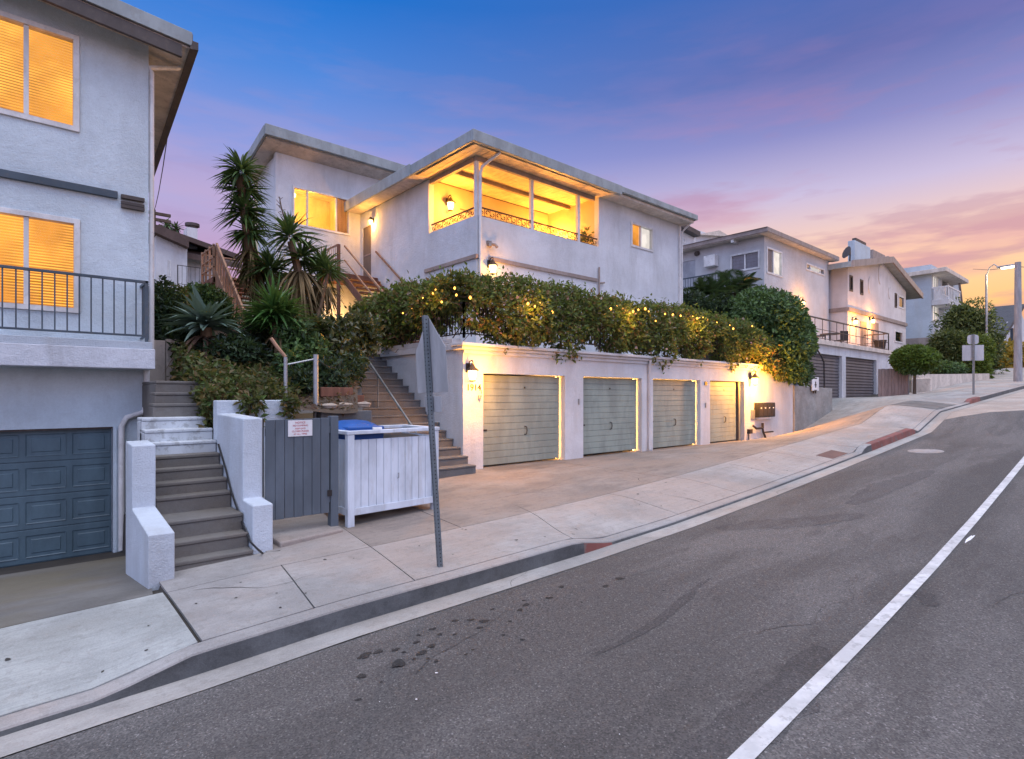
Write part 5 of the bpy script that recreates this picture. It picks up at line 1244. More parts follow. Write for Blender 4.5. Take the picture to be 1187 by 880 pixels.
left = sorted([p for p in pts if p.x < 7.2], key=lambda p: -p.y); frt = sorted([p for p in pts if p.x >= 7.2], key=lambda p: p.x)
chain = left+frt; q = []
for a, b in zip(chain, chain[1:]):
    q += [a+Vector((0,.02,.035)), a.lerp(b,.5)+Vector((0,.02,-.02))]
build(MB().tube(q, .005, 4), 'wire', IRON, SL)
for x, y, w_ in ((500,345,3),(620,358,9),(735,365,14),(812,374,14)):
    c = onX(x, y, 6.8) if x < 528 else onY(x, y, 9.62); lamp('string_glow', V3(c), w_, (1,.50,.11), .12, SL)
# big round bush at the end of the hedge, sago palms behind
shrub('round_bush', 'big dark green bush hanging over the end of the garage block', [B3(893,372,10.6,(1.9,1.3,1.25)), B3(905,402,10.3,(1.7,1.1,.85)), B3(922,392,10.6,(1.3,1.0,1.1)), B3(878,358,11.4,(1.2,1.1,.75)), B3(915,425,10.0,(1.1,.6,.55)), B3(932,432,10.1,(.45,.35,.55))], BUSHL, V3(onY(905,440,10.7)), 26000, .17, .095, shell=.38, lump=.4, group=None)
shrub('hedge_end_vine', 'yellow green vine trailing over the lit wall above the mailboxes', [B3(876,402,10.1,(1.5,.45,.40)), B3(893,423,10.0,(1.0,.3,.30)), B3(905,432,9.98,(.7,.25,.30)), B3(856,398,10.1,(1.3,.4,.35))], HEDGEL, V3(onY(890,415,10.3)), 9000, .13, .07, shell=.6)
def sago(label, x, y, Y, n, L):
    c = onY(x, y, Y); T = thing('sago_palm', label, 'palm', (c.x, c.y, 1.15), 'sago palms behind the hedge')
    arr = []
    for i in range(n):
        a = 2*math.pi*i/n+random.uniform(-.2,.2); el = random.uniform(.15,1.25); d = np.array([math.cos(a)*math.cos(el), math.sin(a)*math.cos(el), math.sin(el)]); LL = L*random.uniform(.8,1.1)
        t = np.linspace(.12, 1, 26); pp = np.array([c.x,c.y,c.z])+np.outer(t*LL, d); pp[:,2] -= .55*LL*t*t*(1 if el < .9 else .6)
        sd = np.array([-d[1], d[0], 0]); sd = sd/np.linalg.norm(sd)
        for s in (-1, 1):
            D = np.tile(sd*s, (26,1))+d*.5; D[:,2] -= .15; w_ = .36*LL*np.sin(np.clip(t*.9+.12,0,1)*math.pi)**.7
            v, f = leaf_arrays(pp, D, np.tile(np.array([[0,0,1.0]]), (26,1)), np.maximum(w_,.03), np.full(26,.017*L)); arr.append((v, f))
    v, f = join(arr); link_mesh('fronds', v, f, PALML, T, merge=False)
    build(MB().tube([(c.x,c.y,1.1),(c.x,c.y,c.z)], [.25,.2], 10), 'trunk', BARK, T, smooth=True)
sago('tall sago palm between the white house and its neighbour', 853,340,14.0,30,2.0); sago('pale drooping sago palm next to the white house corner', 822,345,13.6,26,1.7)
shrub('dark_shrub', 'dark mass of foliage between the hedge and the sago palms', [B3(800,350,13.6,(1.0,.8,.55)), B3(835,358,13,(1.6,.8,.5)), B3(875,355,12.6,(1.4,.8,.5))], DARKL, V3(onY(830,370,13.2)), 9000, .17, .07)

# ------------------------------------------------------------------ neighbours up the street
def pbox(Y, xa, ya, xb, yb):     # picture rectangle on a front plane -> (x0,x1,z0,z1)
    p, q = onY(xa, ya, Y), onY(xb, yb, Y); return p.x, q.x, q.z, p.z
NH = thing('grey_house', 'grey stucco house with wide eaves behind the round bush', 'house', (30,16,2))
NY = 13.2; nx0 = onY(886,300,NY).x; nx1 = onY(960.5,320,NY).x; nzt = onY(889,265,NY-.42).z-.06-.035
wA = pbox(NY,888.5,286,906.5,317.5); wA = (wA[0], wA[1], onY(897,316,NY).z-.15, onY(890,286,NY).z); wB = pbox(NY,934,304,955.5,320.5)
mb = MB().gridwall(PY(NY), nx0, nx1, -.3, nzt, .2, [wA, wB])
MN = PX(nx0); p, q = onX(881,289,nx0), onX(846.5,317,nx0); wL = (p.y, q.y, q.z, p.z)
dp, dq = onX(806,301,nx0), onX(791,345,nx0); dL = (dp.y, dq.y, dq.z, dp.z)
mb.gridwall(MN, NY+.2, NY+12, -.3, nzt, .2, [wL, dL]); mb.gridwall(PX(nx1-.2), NY+.2, NY+12, -.3, nzt, .2)
build(mb, 'wall', GREYST, NH)
window(NH, PY(NY), *wA, mulls=(wA[0]+(wA[1]-wA[0])*.44,), fill='white', fw=.09); window(NH, PY(NY), *wB, mulls=(wB[0]+(wB[1]-wB[0])*.25, wB[0]+(wB[1]-wB[0])*.8), fill='white', fw=.09)
build(MB().box(wA[0]+.1, wA[0]+(wA[1]-wA[0])*.42, NY+.07, NY+.09, wA[2]+.09, wA[3]-.09), 'dark_panel', TRIMT, NH)
for f0_, f1_ in ((.04,.24),(.82,.97)): build(MB().box(wB[0]+(wB[1]-wB[0])*f0_, wB[0]+(wB[1]-wB[0])*f1_, NY+.07, NY+.09, wB[2]+.09, wB[3]-.09), 'dark_panel', DARKIN, NH)  # dark panels put behind the glass so the side panes look dark
window(NH, MN, *wL, mulls=(wL[0]+(wL[1]-wL[0])*.5,), fill='grey', fw=.09, pitch=.18)
build(MB().box(nx0+.04, nx0+.08, dL[0], dL[1], dL[2], dL[3]), 'side_door', BLINDG, NH)
e0 = onY(889,265,NY-.5); ez2 = e0.z-.06
mb = MB().hexa([(nx0-.55,NY-.42,ez2),(nx1+.5,NY-.42,ez2),(nx1+.5,NY+12.5,ez2),(nx0-.55,NY+12.5,ez2),(nx0-.55,NY-.42,ez2+.22),(nx1+.5,NY-.42,ez2+.22),(nx1+.5,NY+12.5,ez2+.22),(nx0-.55,NY+12.5,ez2+.22)])
build(mb, 'eave_slab', TRIMT, NH, bevel=.015)
build(MB().box(nx0-.50, nx1+.45, NY-.38, NY-.01, ez2-.03, ez2-.003).box(nx0-.50, nx0-.01, NY-.005, NY+12, ez2-.03, ez2-.003), 'soffit', SOFF, NH)
mb = MB(); z_ = ez2+.222; mb.add([(nx0-.6,NY-.42,z_),(nx1+.4,NY-.42,z_),(nx1+.4,NY+12,z_),(nx0-.6,NY+12,z_),(nx0+3,NY+3.5,z_+.5),(nx1-3,NY+3.5,z_+.5)], [(0,1,5,4),(1,2,5),(2,3,4,5),(3,0,4),(0,3,2,1)])
build(mb, 'roof', ROOFG, NH)
for t in (.12,.4,.7): y = NY+12*t; build(MB().box(nx0-.5, nx0-.01, y-.07, y+.07, ez2-.17, ez2-.031), 'rafter_tail', TRIMW, NH)
ap, aq = onX(829,297,nx0-.35), onX(822,309,nx0-.35)
build(MB().box(nx0-.40, nx0-.01, ap.y, aq.y+.3, aq.z, ap.z+.1), 'air_conditioner', TRIMW, NH, bevel=.02)
dp = onX(808,294,nx0-.05); build(MB().lathe((nx0-.06,dp.y,dp.z), [(.12,-.1),(.16,0),(.12,.1)], 10), 'wall_vent', TRIMB, NH)
r0 = onX(836,316,nx0-.9); rb_ = onX(836,345,nx0-.9)
mb = MB().bar((nx0-.9,r0.y,r0.z), (nx0-.9,r0.y+8,r0.z), .06, .06); mb.bar((nx0-.9,r0.y,rb_.z), (nx0-.9,r0.y+8,rb_.z), .06, .06)
for k in range(50): y = r0.y+.16*k; mb.box(nx0-.91, nx0-.89, y-.01, y+.01, rb_.z, r0.z)
build(mb, 'walkway_railing', RAILP, NH); build(MB().box(nx0-1.0, nx0-.01, r0.y-.1, NY+12, rb_.z-.25, rb_.z-.05), 'walkway_slab', GREYST, NH)
sl_ = onY(786,270,19); 
RH = thing('rear_house', 'pale house with a small gable seen between the white and grey houses', 'house', V3(onY(795,300,27)))
p, q = onY(785,292,27), onY(812,262,27)
mb = MB().box(p.x-1, q.x-.8, 27, 32, 2, onY(790,268,27).z); mb.box(p.x+.5, onY(848,270,29).x, 29, 34, 2, onY(830,274,29).z); build(mb, 'wall', WHITE, RH)
a, b = onY(781,258,26.4), onY(812,274,26.4)
build(MB().hexa([(a.x-2,26.4,a.z+.2),(b.x,26.4,b.z),(b.x,32,b.z),(a.x-2,32,a.z+.2),(a.x-2,26.4,a.z+.6),(b.x,26.4,b.z+.4),(b.x,32,b.z+.4),(a.x-2,32,a.z+.6)]), 'roof', TRIMB, RH)
g0_, g1_, g2_ = onY(808,272,28.6), onY(834,267,28.6), onY(846,274,28.6)
build(MB().prism([V3(g0_), V3(g2_), V3(g1_)], (0,5,0)), 'gable_roof', SOFF, RH)
ww_ = pbox(27,787,274,794,282); window(RH, PY(26.97), *ww_, fill='dark', fw=.08)
# their roll-up garages with a deck on top
G2 = thing('rollup_garage', 'white garage with two charcoal roll-up doors under a railed deck', 'garage', (31,12,-.2))
gy = 11.0; ga0 = onY(925,420,gy).x; gd = [(onY(938,420,gy).x, onY(976,420,gy).x), (onY(980.5,420,gy).x, onY(1016,420,gy).x)]; ga1 = onY(1031,420,gy).x; gt = 2.02
mb = MB().gridwall(PY(gy), ga0, ga1, -1.2, 2.45, .25, [(a, b, -2, gt) for a, b in gd]); mb.gridwall(PX(ga1-.2), gy+.25, 19, -1.2, 2.45, .2); mb.gridwall(PX(ga0), gy+.25, 15, -1.2, 2.45, .2)
build(mb, 'wall', WHITE, G2); build(MB().box(ga0-.1, ga1+.1, gy-.15, 19, 2.452, 2.68), 'deck_slab', SOFF, G2, bevel=.015)
for a, b in gd:
    mb = MB(); n = 14; h_ = (gt+.22)/n
    for r in range(n): mb.prism([(a+.02,gy+.16,-.22+r*h_),(a+.02,gy+.12,-.22+r*h_+.02),(a+.02,gy+.16,-.22+(r+1)*h_-.004),(a+.02,gy+.20,-.22+(r+1)*h_-.004),(a+.02,gy+.20,-.22+r*h_)], (b-a-.04,0,0))
    build(mb, 'rollup_door', DKGAR, G2)
railing('deck_railing', 'thin dark railing on the deck above the roll-up doors', [(ga0+.2,gy+4),(ga0+.2,gy+.05),(ga1,gy+.05),(ga1,gy+7)], 2.68, 1.05, TRIMB, .9, mid=True)
def chair(x, y, rz, label):
    T = thing('deck_chair', label, 'chair', (x, y, 2.68), 'chairs on the neighbouring deck'); c, s = math.cos(rz), math.sin(rz)
    def R(u, v): return (x+u*c-v*s, y+u*s+v*c)
    def bx(u0, u1, v0, v1, za, zb): return MB().hexa([(*R(u0,v0),za),(*R(u1,v0),za),(*R(u1,v1),za),(*R(u0,v1),za),(*R(u0,v0),zb),(*R(u1,v0),zb),(*R(u1,v1),zb),(*R(u0,v1),zb)])
    build(bx(-.25,.25,-.25,.25,3.10,3.15), 'seat', IRON, T); build(bx(-.25,.25,.22,.26,3.15,3.65), 'backrest', IRON, T)
    for u in (-.22,.22):
        for v in (-.22,.22): build(bx(u-.02,u+.02,v-.02,v+.02,2.68,3.10), 'leg', IRON, T)
c = onY(951,385,gy+1.0); chair(c.x, gy+1.0, .4, 'dark metal chair on the deck nearest the round bush'); c = onY(975,385,gy+1.2); chair(c.x, gy+1.2, 2.6, 'dark metal chair on the deck beside the warm lit wall')
c = onY(962,385,gy+1.3); TB = thing('deck_table', 'small round dark table between the two deck chairs', 'table', (c.x,gy+1.3,2.68))
build(MB().lathe((c.x,gy+1.3,2.68), [(.5,.70),(.5,.74)], 16), 'tabletop', IRON, TB); build(MB().lathe((c.x,gy+1.3,2.68), [(.25,0),(.04,.04),(.04,.70)], 10), 'pedestal', IRON, TB)
BA = thing('planter_pot', 'dark planter pot at the uphill end of the railed deck', 'pot', (onY(1020,395,gy+.5).x,gy+.5,2.68))
build(MB().lathe((onY(1020,395,gy+.5).x,gy+.5,2.68), [(.25,0),(.33,.6),(.36,.62),(.36,.68),(.30,.68)], 14), 'pot_body', BLACKP, BA)
# gabled house with chimney and warm lamps
CHs = thing('gabled_house', 'lilac white gabled house with a chimney and warm patio lamps', 'house', (41,15,2.7))
cy_ = 12.4; cx0 = onY(982.5,340,cy_).x; cx1 = onY(1050,350,cy_).x
P_ = lambda x, y: onY(x, y, cy_)
rL, rP, rR = P_(985,311), P_(1024,303), P_(1057,342)
wins3 = [pbox(cy_,984.5,318.5,988.3,338.5), pbox(cy_,996.8,323.5,1000.3,342.5), pbox(cy_,1037,339.5,1039.5,357), pbox(cy_,1041.2,342,1048,359), pbox(cy_,1037,382.5,1046,398.5)]
zb3 = onY(983,312,cy_).z-.9
mb = MB(); low = [w for w in wins3]
zl = min(P_(984,316).z, P_(1050,341).z)-.02
zl = P_(1050,343).z-.05
mb.gridwall(PY(cy_), cx0, cx1, 1.0, zl, .2, low)
def inter_(x): # underside of the gable roof at world x
    return interp([(rL.x-3, rL.z-.5),(rP.x, rP.z-.15),(rR.x, rR.z-.25)], x)
xs_ = [cx0, rP.x, cx1]
hi = [w for w in wins3 if w[3] > zl]
mb.gridwall(PY(cy_), cx0, cx1, zl, zl+.001, .2) if False else None
# upper part: split into columns so the tall windows stay open
cols = sorted({cx0, cx1, rP.x, *[q for w in wins3[:2] for q in w[:2]]})
wt = max(w[3] for w in wins3[:2])
for a, b in zip(cols, cols[1:]):
    z0_ = zl
    for w in wins3[:2]:
        if w[0]-1e-6 <= a and b <= w[1]+1e-6: z0_ = max(z0_, w[3])
    mb.prism([(a,cy_,z0_),(b,cy_,z0_),(b,cy_,inter_(b)),(a,cy_,inter_(a))], (0,.2,0))
mb.gridwall(PX(cx0), cy_+.2, 26, 1.0, inter_(cx0)+.1, .2); mb.gridwall(PX(cx1-.2), cy_+.2, 26, 1.0, inter_(cx1), .2)
build(mb, 'wall', LILAC, CHs)
for w in wins3: window(CHs, PY(cy_), *w, fill='dark', fw=.10, fmat=TRIMB if w[1]-w[0] < 1 else TRIMW)
def roofseg(pa, pb, d0, d1, y0_, y1_):
    return MB().hexa([(pa[0],y0_,pa[1]+d0),(pb[0],y0_,pb[1]+d0),(pb[0],y1_,pb[1]+d0),(pa[0],y1_,pa[1]+d0),(pa[0],y0_,pa[1]+d1),(pb[0],y0_,pb[1]+d1),(pb[0],y1_,pb[1]+d1),(pa[0],y1_,pa[1]+d1)])
sl3 = (rP.z-rR.z)/(rR.x-rP.x)
for pa, pb in (((rP.x,rP.z),(rR.x+.5,rR.z-.5*sl3)), ((cx0-.9,inter_(cx0-.9)+.15),(rP.x,rP.z))):
    build(roofseg(pa, pb, -.14, .18, cy_-.5, 26.5), 'roof', TRIMG, CHs); build(roofseg(pa, pb, -.18, .22, cy_-.6, cy_-.502), 'rake_board', TRIMT, CHs)
bt = P_(1016,366.5)
z1_, z2_ = P_(984,356.5).z, P_(984,361).z
build(MB().box(cx0-.06, cx1+.03, cy_-.10, cy_-.001, z2_, z1_).box(cx0-.08, cx0-.001, cy_, 20, z2_, z1_), 'belt_trim', TRIMT, CHs)
k0, k1 = onY(988.8,305,cy_+2), onY(1010,290,cy_+2); build(MB().box(k0.x+.35, k1.x-.2, cy_+2, cy_+2.45, k0.z-2, k1.z+.15), 'chimney', BLUEGREY, CHs, bevel=.03); build(MB().box(k0.x+.9, k1.x-.8, cy_+2.1, cy_+2.35, k1.z+.15, k1.z+.42), 'chimney_cap', TRIMB, CHs)
k0, k1 = onY(1030,312,cy_+4), onY(1039.5,301.5,cy_+4); build(MB().box(k0.x, k1.x, cy_+4, cy_+6, k0.z-3, k1.z), 'chimney', TRIMT, CHs, bevel=.03)
k0, k1 = onY(1012,301,cy_+5), onY(1026,296,cy_+5); build(MB().box(k0.x, k1.x, cy_+5, cy_+7, k0.z-3, k1.z), 'chimney', TRIMT, CHs, bevel=.03)
kd = onY(985.5,294,cy_+1.6); build(MB().lathe((0,0,0), [(.02,-.12),(.35,-.05),(.55,.06)], 12) if False else MB().tube([kd, kd+Vector((-.22,.16,.08))], [.08,.42], 12).tube([kd, kd+Vector((.1,.1,-1.5))], .05, 6), 'satellite_dish', TRIMB, CHs)
for x, y, s in ((1008,331,1),(1020,319,1.2),(1031,340,.8)):
    c = P_(x, y); build(MB().tube([c+Vector((.30*s*math.cos(t), -.03, .52*s*math.sin(t))) for t in [1.2+q*.42 for q in range(9)]], .02, 6), 'wall_hook', TRIMW, CHs, smooth=True)
gl = onY(1000,378,cy_); build(MB().box(onY(997,380,cy_).x, onY(1004,380,cy_).x, cy_-.03, cy_-.001, 2.7, onY(1000,373,cy_).z).box(onY(1010,380,cy_).x, onY(1018,380,cy_).x, cy_-.03, cy_-.001, 2.7, onY(1014,374,cy_).z), 'patio_door', TRIMT, CHs)
c = onY(990,373,cy_-.1); lantern('bright patio lamp near the corner of the gabled house', c.x, c.z, cy_, 48, 1.3); c = onY(1010,372,cy_-.1); lantern('second bright patio lamp between the gabled house doors', c.x, c.z, cy_, 48, 1.3)
c = onY(928,352,NY-.1); lantern('bright lamp on the grey house just above the round bush', c.x, c.z, NY, 42, 1.4)
# balcony house
BHs = thing('balcony_house', 'blue grey house with two stacked balconies and a jutting flat roof', 'house', (56,15,1.5))
dy = 13.0; dx0 = onY(1079.5,350,dy).x; dx1 = onY(1112,350,dy).x
zt4 = onY(1079.5,312,dy).z; zb4 = onY(1079.5,391,dy).z
fx0 = onX(1079.5,300,dx0)
wu = pbox(dy,1080.5,318,1087,338); wd = pbox(dy,1080.5,348,1087.5,375); du = pbox(dy,1091,320,1099,345)
mb = MB().gridwall(PY(dy), dx0, dx1, zb4, zt4+.4, .2, [wu, wd, du]); mb.gridwall(PX(dx0), dy+.2, dy+14, zb4, zt4+.4, .2); mb.gridwall(PX(dx1-.2), dy+.2, dy+14, zb4, zt4+.4, .2)
build(mb, 'wall', BLUEGREY, BHs); build(MB().box(dx0-.1, dx1+.1, dy-.02, dy+14, 0, zb4-.002), 'brick_base', TRIMT, BHs)
window(BHs, PY(dy), *wu, mulls=(wu[0]+1,), fill='white', fw=.12); window(BHs, PY(dy), *wd, mulls=((wd[0]+wd[1])/2,), fill='white', fw=.12); window(BHs, PY(dy), *du, fill='dark', fw=.12)
za_, zc_ = onX(1082,349,dx0).z, onX(1082,390,dx0).z
for z, yf_, xe in ((onX(1100,346,dx0).z, onX(1100,346,dx0).y, onY(1114,357,onX(1100,346,dx0).y).x), (onX(1096,388,dx0).z, onX(1096,388,dx0).y, onY(1112,391,onX(1096,388,dx0).y).x)):
    bl_ = build(MB().box(dx0+.02, xe, yf_, dy-.002, z-.45, z), 'balcony', GREYST, BHs, bevel=.03)
    mb = MB().box(dx0+.02, xe, yf_+.02, yf_+.10, z+1.0, z+1.1)
    for k in range(9): x = dx0+.06+(xe-dx0-.12)*k/8; mb.box(x-.02, x+.02, yf_+.03, yf_+.09, z, z+1.02)
    mb.box(dx0+.03, dx0+.10, yf_+.1, dy-.01, z+1.0, z+1.1)
    for k in range(10): y = yf_+.2+(dy-yf_-.3)*k/10; mb.box(dx0+.04, dx0+.09, y-.03, y+.03, z, z+1.02)
    build(mb, 'balcony_railing', TRIMW, bl_)
rp = onX(1097,309,dx0-.6); rq = onY(1123,326,rp.y)
build(MB().hexa([(dx0-.6,rp.y,rp.z-.35),(rq.x,rp.y,rp.z-.35),(rq.x,dy+14,rp.z-.75),(dx0-.6,dy+14,rp.z-.75),(dx0-.6,rp.y,rp.z),(rq.x,rp.y,rp.z),(rq.x,dy+14,rp.z-.4),(dx0-.6,dy+14,rp.z-.4)]), 'roof', SOFF, BHs, bevel=.03)
build(MB().bar((dx1-.3,dy-.4,rp.z-3.2), (rq.x-1,rp.y+.5,rp.z-.4), .16, .16), 'roof_brace', TRIMT, BHs)
# far house at the top of the street, dark roof
FH = thing('far_white_house', 'far white house with a dark gable roof behind the utility pole', 'house', V3(atD(1170,430,80)))
fy = 14.0; f0 = onY(1160,400,fy); f1 = onY(1179,400,fy); f2 = onY(1200,400,fy)
zA = onY(1160,387,fy).z; zp = onY(1178,353,fy).z
mb = MB().box(f0.x, f2.x, fy, fy+2.8, 0, zA); mb.prism([(f0.x,fy,zA+.002),(f2.x,fy,zA+.002),(f1.x+2,fy,zp-.4)], (0,2.8,0)); build(mb, 'wall', WHITE, FH)
build(MB().hexa([(f0.x-1.0,fy-.6,zA-.6),(f1.x+2,fy-.6,zp-.2),(f1.x+2,fy+3,zp-.2),(f0.x-1.0,fy+3,zA-.6),(f0.x-1.0,fy-.6,zA-.1),(f1.x+2,fy-.6,zp+.3),(f1.x+2,fy+3,zp+.3),(f0.x-1.0,fy+3,zA-.1)]), 'roof', ROOFD, FH)
w_ = pbox(fy,1167,373,1169.5,385); window(FH, PY(fy-.05), *w_, fill='dark', fw=.15)
build(MB().box(onY(1171,380,fy).x, onY(1173.5,380,fy).x, fy-.3, fy-.01, onY(1172,402,fy).z, onY(1172,381,fy).z), 'downpipe', RAILP, FH)
AW = thing('corner_shop', 'low shop with a teal awning beyond the utility pole', 'building', V3(atD(1190,440,90)))
s0 = atD(1183,425,95); build(MB().box(s0.x, s0.x+25, s0.y-2, s0.y+10, 1, s0.z+7.5), 'wall', GREYST, AW); build(MB().box(s0.x-1.2, s0.x-.01, s0.y-2, s0.y+6, s0.z+2.2, s0.z+5.0), 'awning', TEAL, AW)
# ------------------------------------------------------------------ street furniture and planting uphill
def ground_at(x, y): return walk_z(x, y)
tb = (34.0, 8.2)
TT = thing('topiary_tree', 'small round clipped tree beside the grey brown board fence', 'tree', (tb[0],tb[1],ground_at(*tb)))
c = onY(1060,416,tb[1]); r_ = 30/660*(c.x*VD[0]+c.y*VD[1])
P, O = blob_points(7000, V3(c), (r_*.78,r_*.78,r_*.50), .22, .12, 5); leaves_obj('crown', P, TOPIL, TT, .16, .09, O, .0)
P, O = blob_points(2500, (c.x,c.y,c.z-.28), (r_*.68,r_*.68,r_*.38), .6, .12, 6); leaves_obj('inner_crown', P, BUSHL, TT, .15, .08, O, .1)
build(MB().tube([(c.x,c.y,ground_at(*tb)),(c.x+.05,c.y,c.z-.6),(c.x,c.y,c.z-.1)], [.08,.06,.05], 8), 'trunk', BARK, TT, smooth=True)
WF = thing('board_fence', 'grey brown vertical board fence beside the roll-up garage', 'fence', (33.2,9.5,-.15))
A_, B_ = onY(1018,450,9.7), onY(1053,450,8.55); A_ = Vector((A_.x,A_.y,0)); B_ = Vector((B_.x,B_.y,0)); d_ = (B_-A_); n = 9; gz_ = ground_at(A_.x, A_.y)
for i in range(n):
    p = A_+d_*(i/n); q = A_+d_*((i+.93)/n); build(MB().bar((p.x,p.y,gz_+.72), (q.x,q.y,gz_+.72), .04, 1.44+.03*(i % 2)), 'fence_board', FENW, WF)
e_ = B_+Vector((.55,.55,0)); build(MB().bar((B_.x+.02,B_.y,gz_+.74), (e_.x,e_.y,gz_+.74), .06, 1.54), 'end_panel', GREYW, WF)
wl_ = [onY(1065,450,8.9), onY(1108,446,8.2), onY(1128,445,7.8), onY(1147,443,7.4)]
LW = MB()
for p, q, ya, yb2 in zip(wl_, wl_[1:], (434,433.6,433.2), (433.6,433.2,433)):
    za, zb_ = ground_at(p.x,p.y)-.5, ground_at(q.x,q.y)-.5; dd = lambda v: v.x*VD[0]+v.y*VD[1]
    ta, tb_ = (HY-ya)/FPX*dd(p), (HY-yb2)/FPX*dd(q)
    LW.hexa([(p.x,p.y,za),(q.x,q.y,zb_),(q.x,q.y+.3,zb_),(p.x,p.y+.3,za),(p.x,p.y,ta),(q.x,q.y,tb_),(q.x,q.y+.3,tb_),(p.x,p.y+.3,ta)])
single(LW, 'garden_wall', SOFF, 'low tan garden wall below the big bushy tree', 'wall', V3(wl_[0]))
single(MB().box(wl_[0].x-.2, wl_[0].x, wl_[0].y-.6, wl_[0].y+.3, -.4, wl_[0].z+.55), 'garden_wall_pier', SOFF, 'low tan wall return beside the small round clipped tree', 'wall', V3(wl_[0]), bevel=.05)
c = onY(1097,426,9.2); shrub('clipped_hedge', 'low clipped hedge on top of the tan garden wall', [((c.x,9.2,c.z-.1),(1.5,.6,.42)), ((c.x+1.2,9.0,c.z-.1),(1.3,.6,.40))], BUSHL, (c.x,9.2,c.z-.8), 5000, .2, .1, cat='hedge', shell=.3, lump=.15)
BT = thing('bushy_tree', 'large bushy tree in front of the balcony house', 'tree', V3(onY(1122,445,9.5)))
bl3 = [B3(1114,404,9.8,(1.7,1.6,1.7)), B3(1126,392,9.4,(1.6,1.5,1.9)), B3(1107,416,9.8,(1.3,1.3,1.1)), B3(1120,370,9.6,(1.3,1.2,1.1)), B3(1135,408,8.9,(1.0,1.0,1.6)), B3(1101,400,10.0,(1.0,1.0,.9)), B3(1110,424,9.6,(1.5,1.2,1.0))]
Ps = []; Os = []
for i, (c, r) in enumerate(bl3): p, o = blob_points(5200, c, r, .33, .6, i+40); Ps.append(p); Os.append(o)
leaves_obj('crown', np.concatenate(Ps), PINEL, BT, .26, .11, np.concatenate(Os), .3)
Ps2 = []; Os2 = []
for i, (c, r) in enumerate(bl3): p, o = blob_points(900, c, [q*1.22 for q in r], .12, .9, i+80); Ps2.append(p); Os2.append(o)
leaves_obj('outer_sprays', np.concatenate(Ps2), PINEL, BT, .30, .10, np.concatenate(Os2), .1)
c = onY(1122,445,9.5); mb = MB().tube([(c.x,c.y,c.z-.3),(c.x,c.y,c.z+1.5),onY(1120,400,9.7)], [.3,.25,.12], 9)
for q in bl3[1:]: mb.tube([(c.x,c.y,c.z+1.2), Vector((c.x,c.y,c.z+1.6)).lerp(Vector(q[0]),.6), q[0]], [.18,.12,.05], 7)
build(mb, 'trunk', BARK, BT, smooth=True)
shrub('lime_shrub', 'tall lime green shrub at the street end of the bushy tree', [B3(1138,428,7.9,(.65,.55,1.3)), B3(1142,410,7.9,(.6,.55,1.1)), B3(1134,404,8.2,(.55,.5,.8))], LIMEL, V3(onY(1140,445,7.9)), 4200, .20, .09, lump=.6)
c = onY(1168,418,9.2); YT_ = thing('yellow_lit_tree', 'small tree with yellow lamplight put into its leaf colour beyond the bushy tree', 'tree', (c.x,c.y,ground_at(c.x,c.y)))
P, O = blob_points(3500, V3(c), (2.6,2.2,1.6), .4, .4, 3); leaves_obj('crown', P, YTREE, YT_, .38, .2, O, .2); build(MB().tube([(c.x+.4,c.y,ground_at(c.x,c.y)-.3), V3(c)], [.16,.10], 8), 'trunk', TRIMW, YT_)
lamp('yellow_tree_lamp', (c.x-1,c.y-1.5,c.z-1.2), 380, (1,.62,.15), .2)
shrub('dark_shrub', 'dark hedge along the pavement beneath the yellow lit tree', [((c.x+1,c.y+1.5,c.z-2.2),(4,1.2,1.2))], DARKL, (c.x,c.y+1.5,c.z-3.2), 2500, .35, .18)
# twin signs on a post
tp = onY(1128.5,466,5.25); td = tp.x*VD[0]+tp.y*VD[1]; tp.z = ground_at(tp.x, tp.y); ztop = (HY-388)/FPX*td
TSg = thing('street_sign_post', 'thin street sign post with two bare sign backs at the uphill kerb', 'road sign', V3(tp))
build(MB().box(tp.x-.035, tp.x+.035, tp.y-.035, tp.y+.035, tp.z-.05, ztop+.02), 'post', POSTM, TSg)
vdir = Vector((RD[0], RD[1], 0)).normalized(); vd2 = (vdir+Vector((0,-.55,0))).normalized(); vn = Vector((-vd2.y, vd2.x, 0)); vn = vn if vn.x > 0 else -vn
def tsign(y0_, y1_, hw, round_, name):
    za, zb_ = (HY-y1_)/FPX*td, (HY-y0_)/FPX*td; c = Vector((tp.x,tp.y,0))+vn*.045; poly = []
    for sx_, sz in ((-1,0),(1,0),(1,1),(-1,1)):
        r = round_*min(hw, (zb_-za)/2); cxx, czz = sx_*(hw-r), (za+r if sz == 0 else zb_-r); a0_ = {(-1,0):180,(1,0):270,(1,1):0,(-1,1):90}[(sx_,sz)]
        for q in range(5): t = rad(a0_+q*22.5); poly.append(c+vd2*(cxx+r*math.cos(t))+Vector((0,0,czz+r*math.sin(t))))
    build(MB().prism(poly, vn*.01), name, PLATE, TSg)
tsign(388,399,.20,.55,'round_cornered_plate'); tsign(400,418,.38,.06,'square_plate')
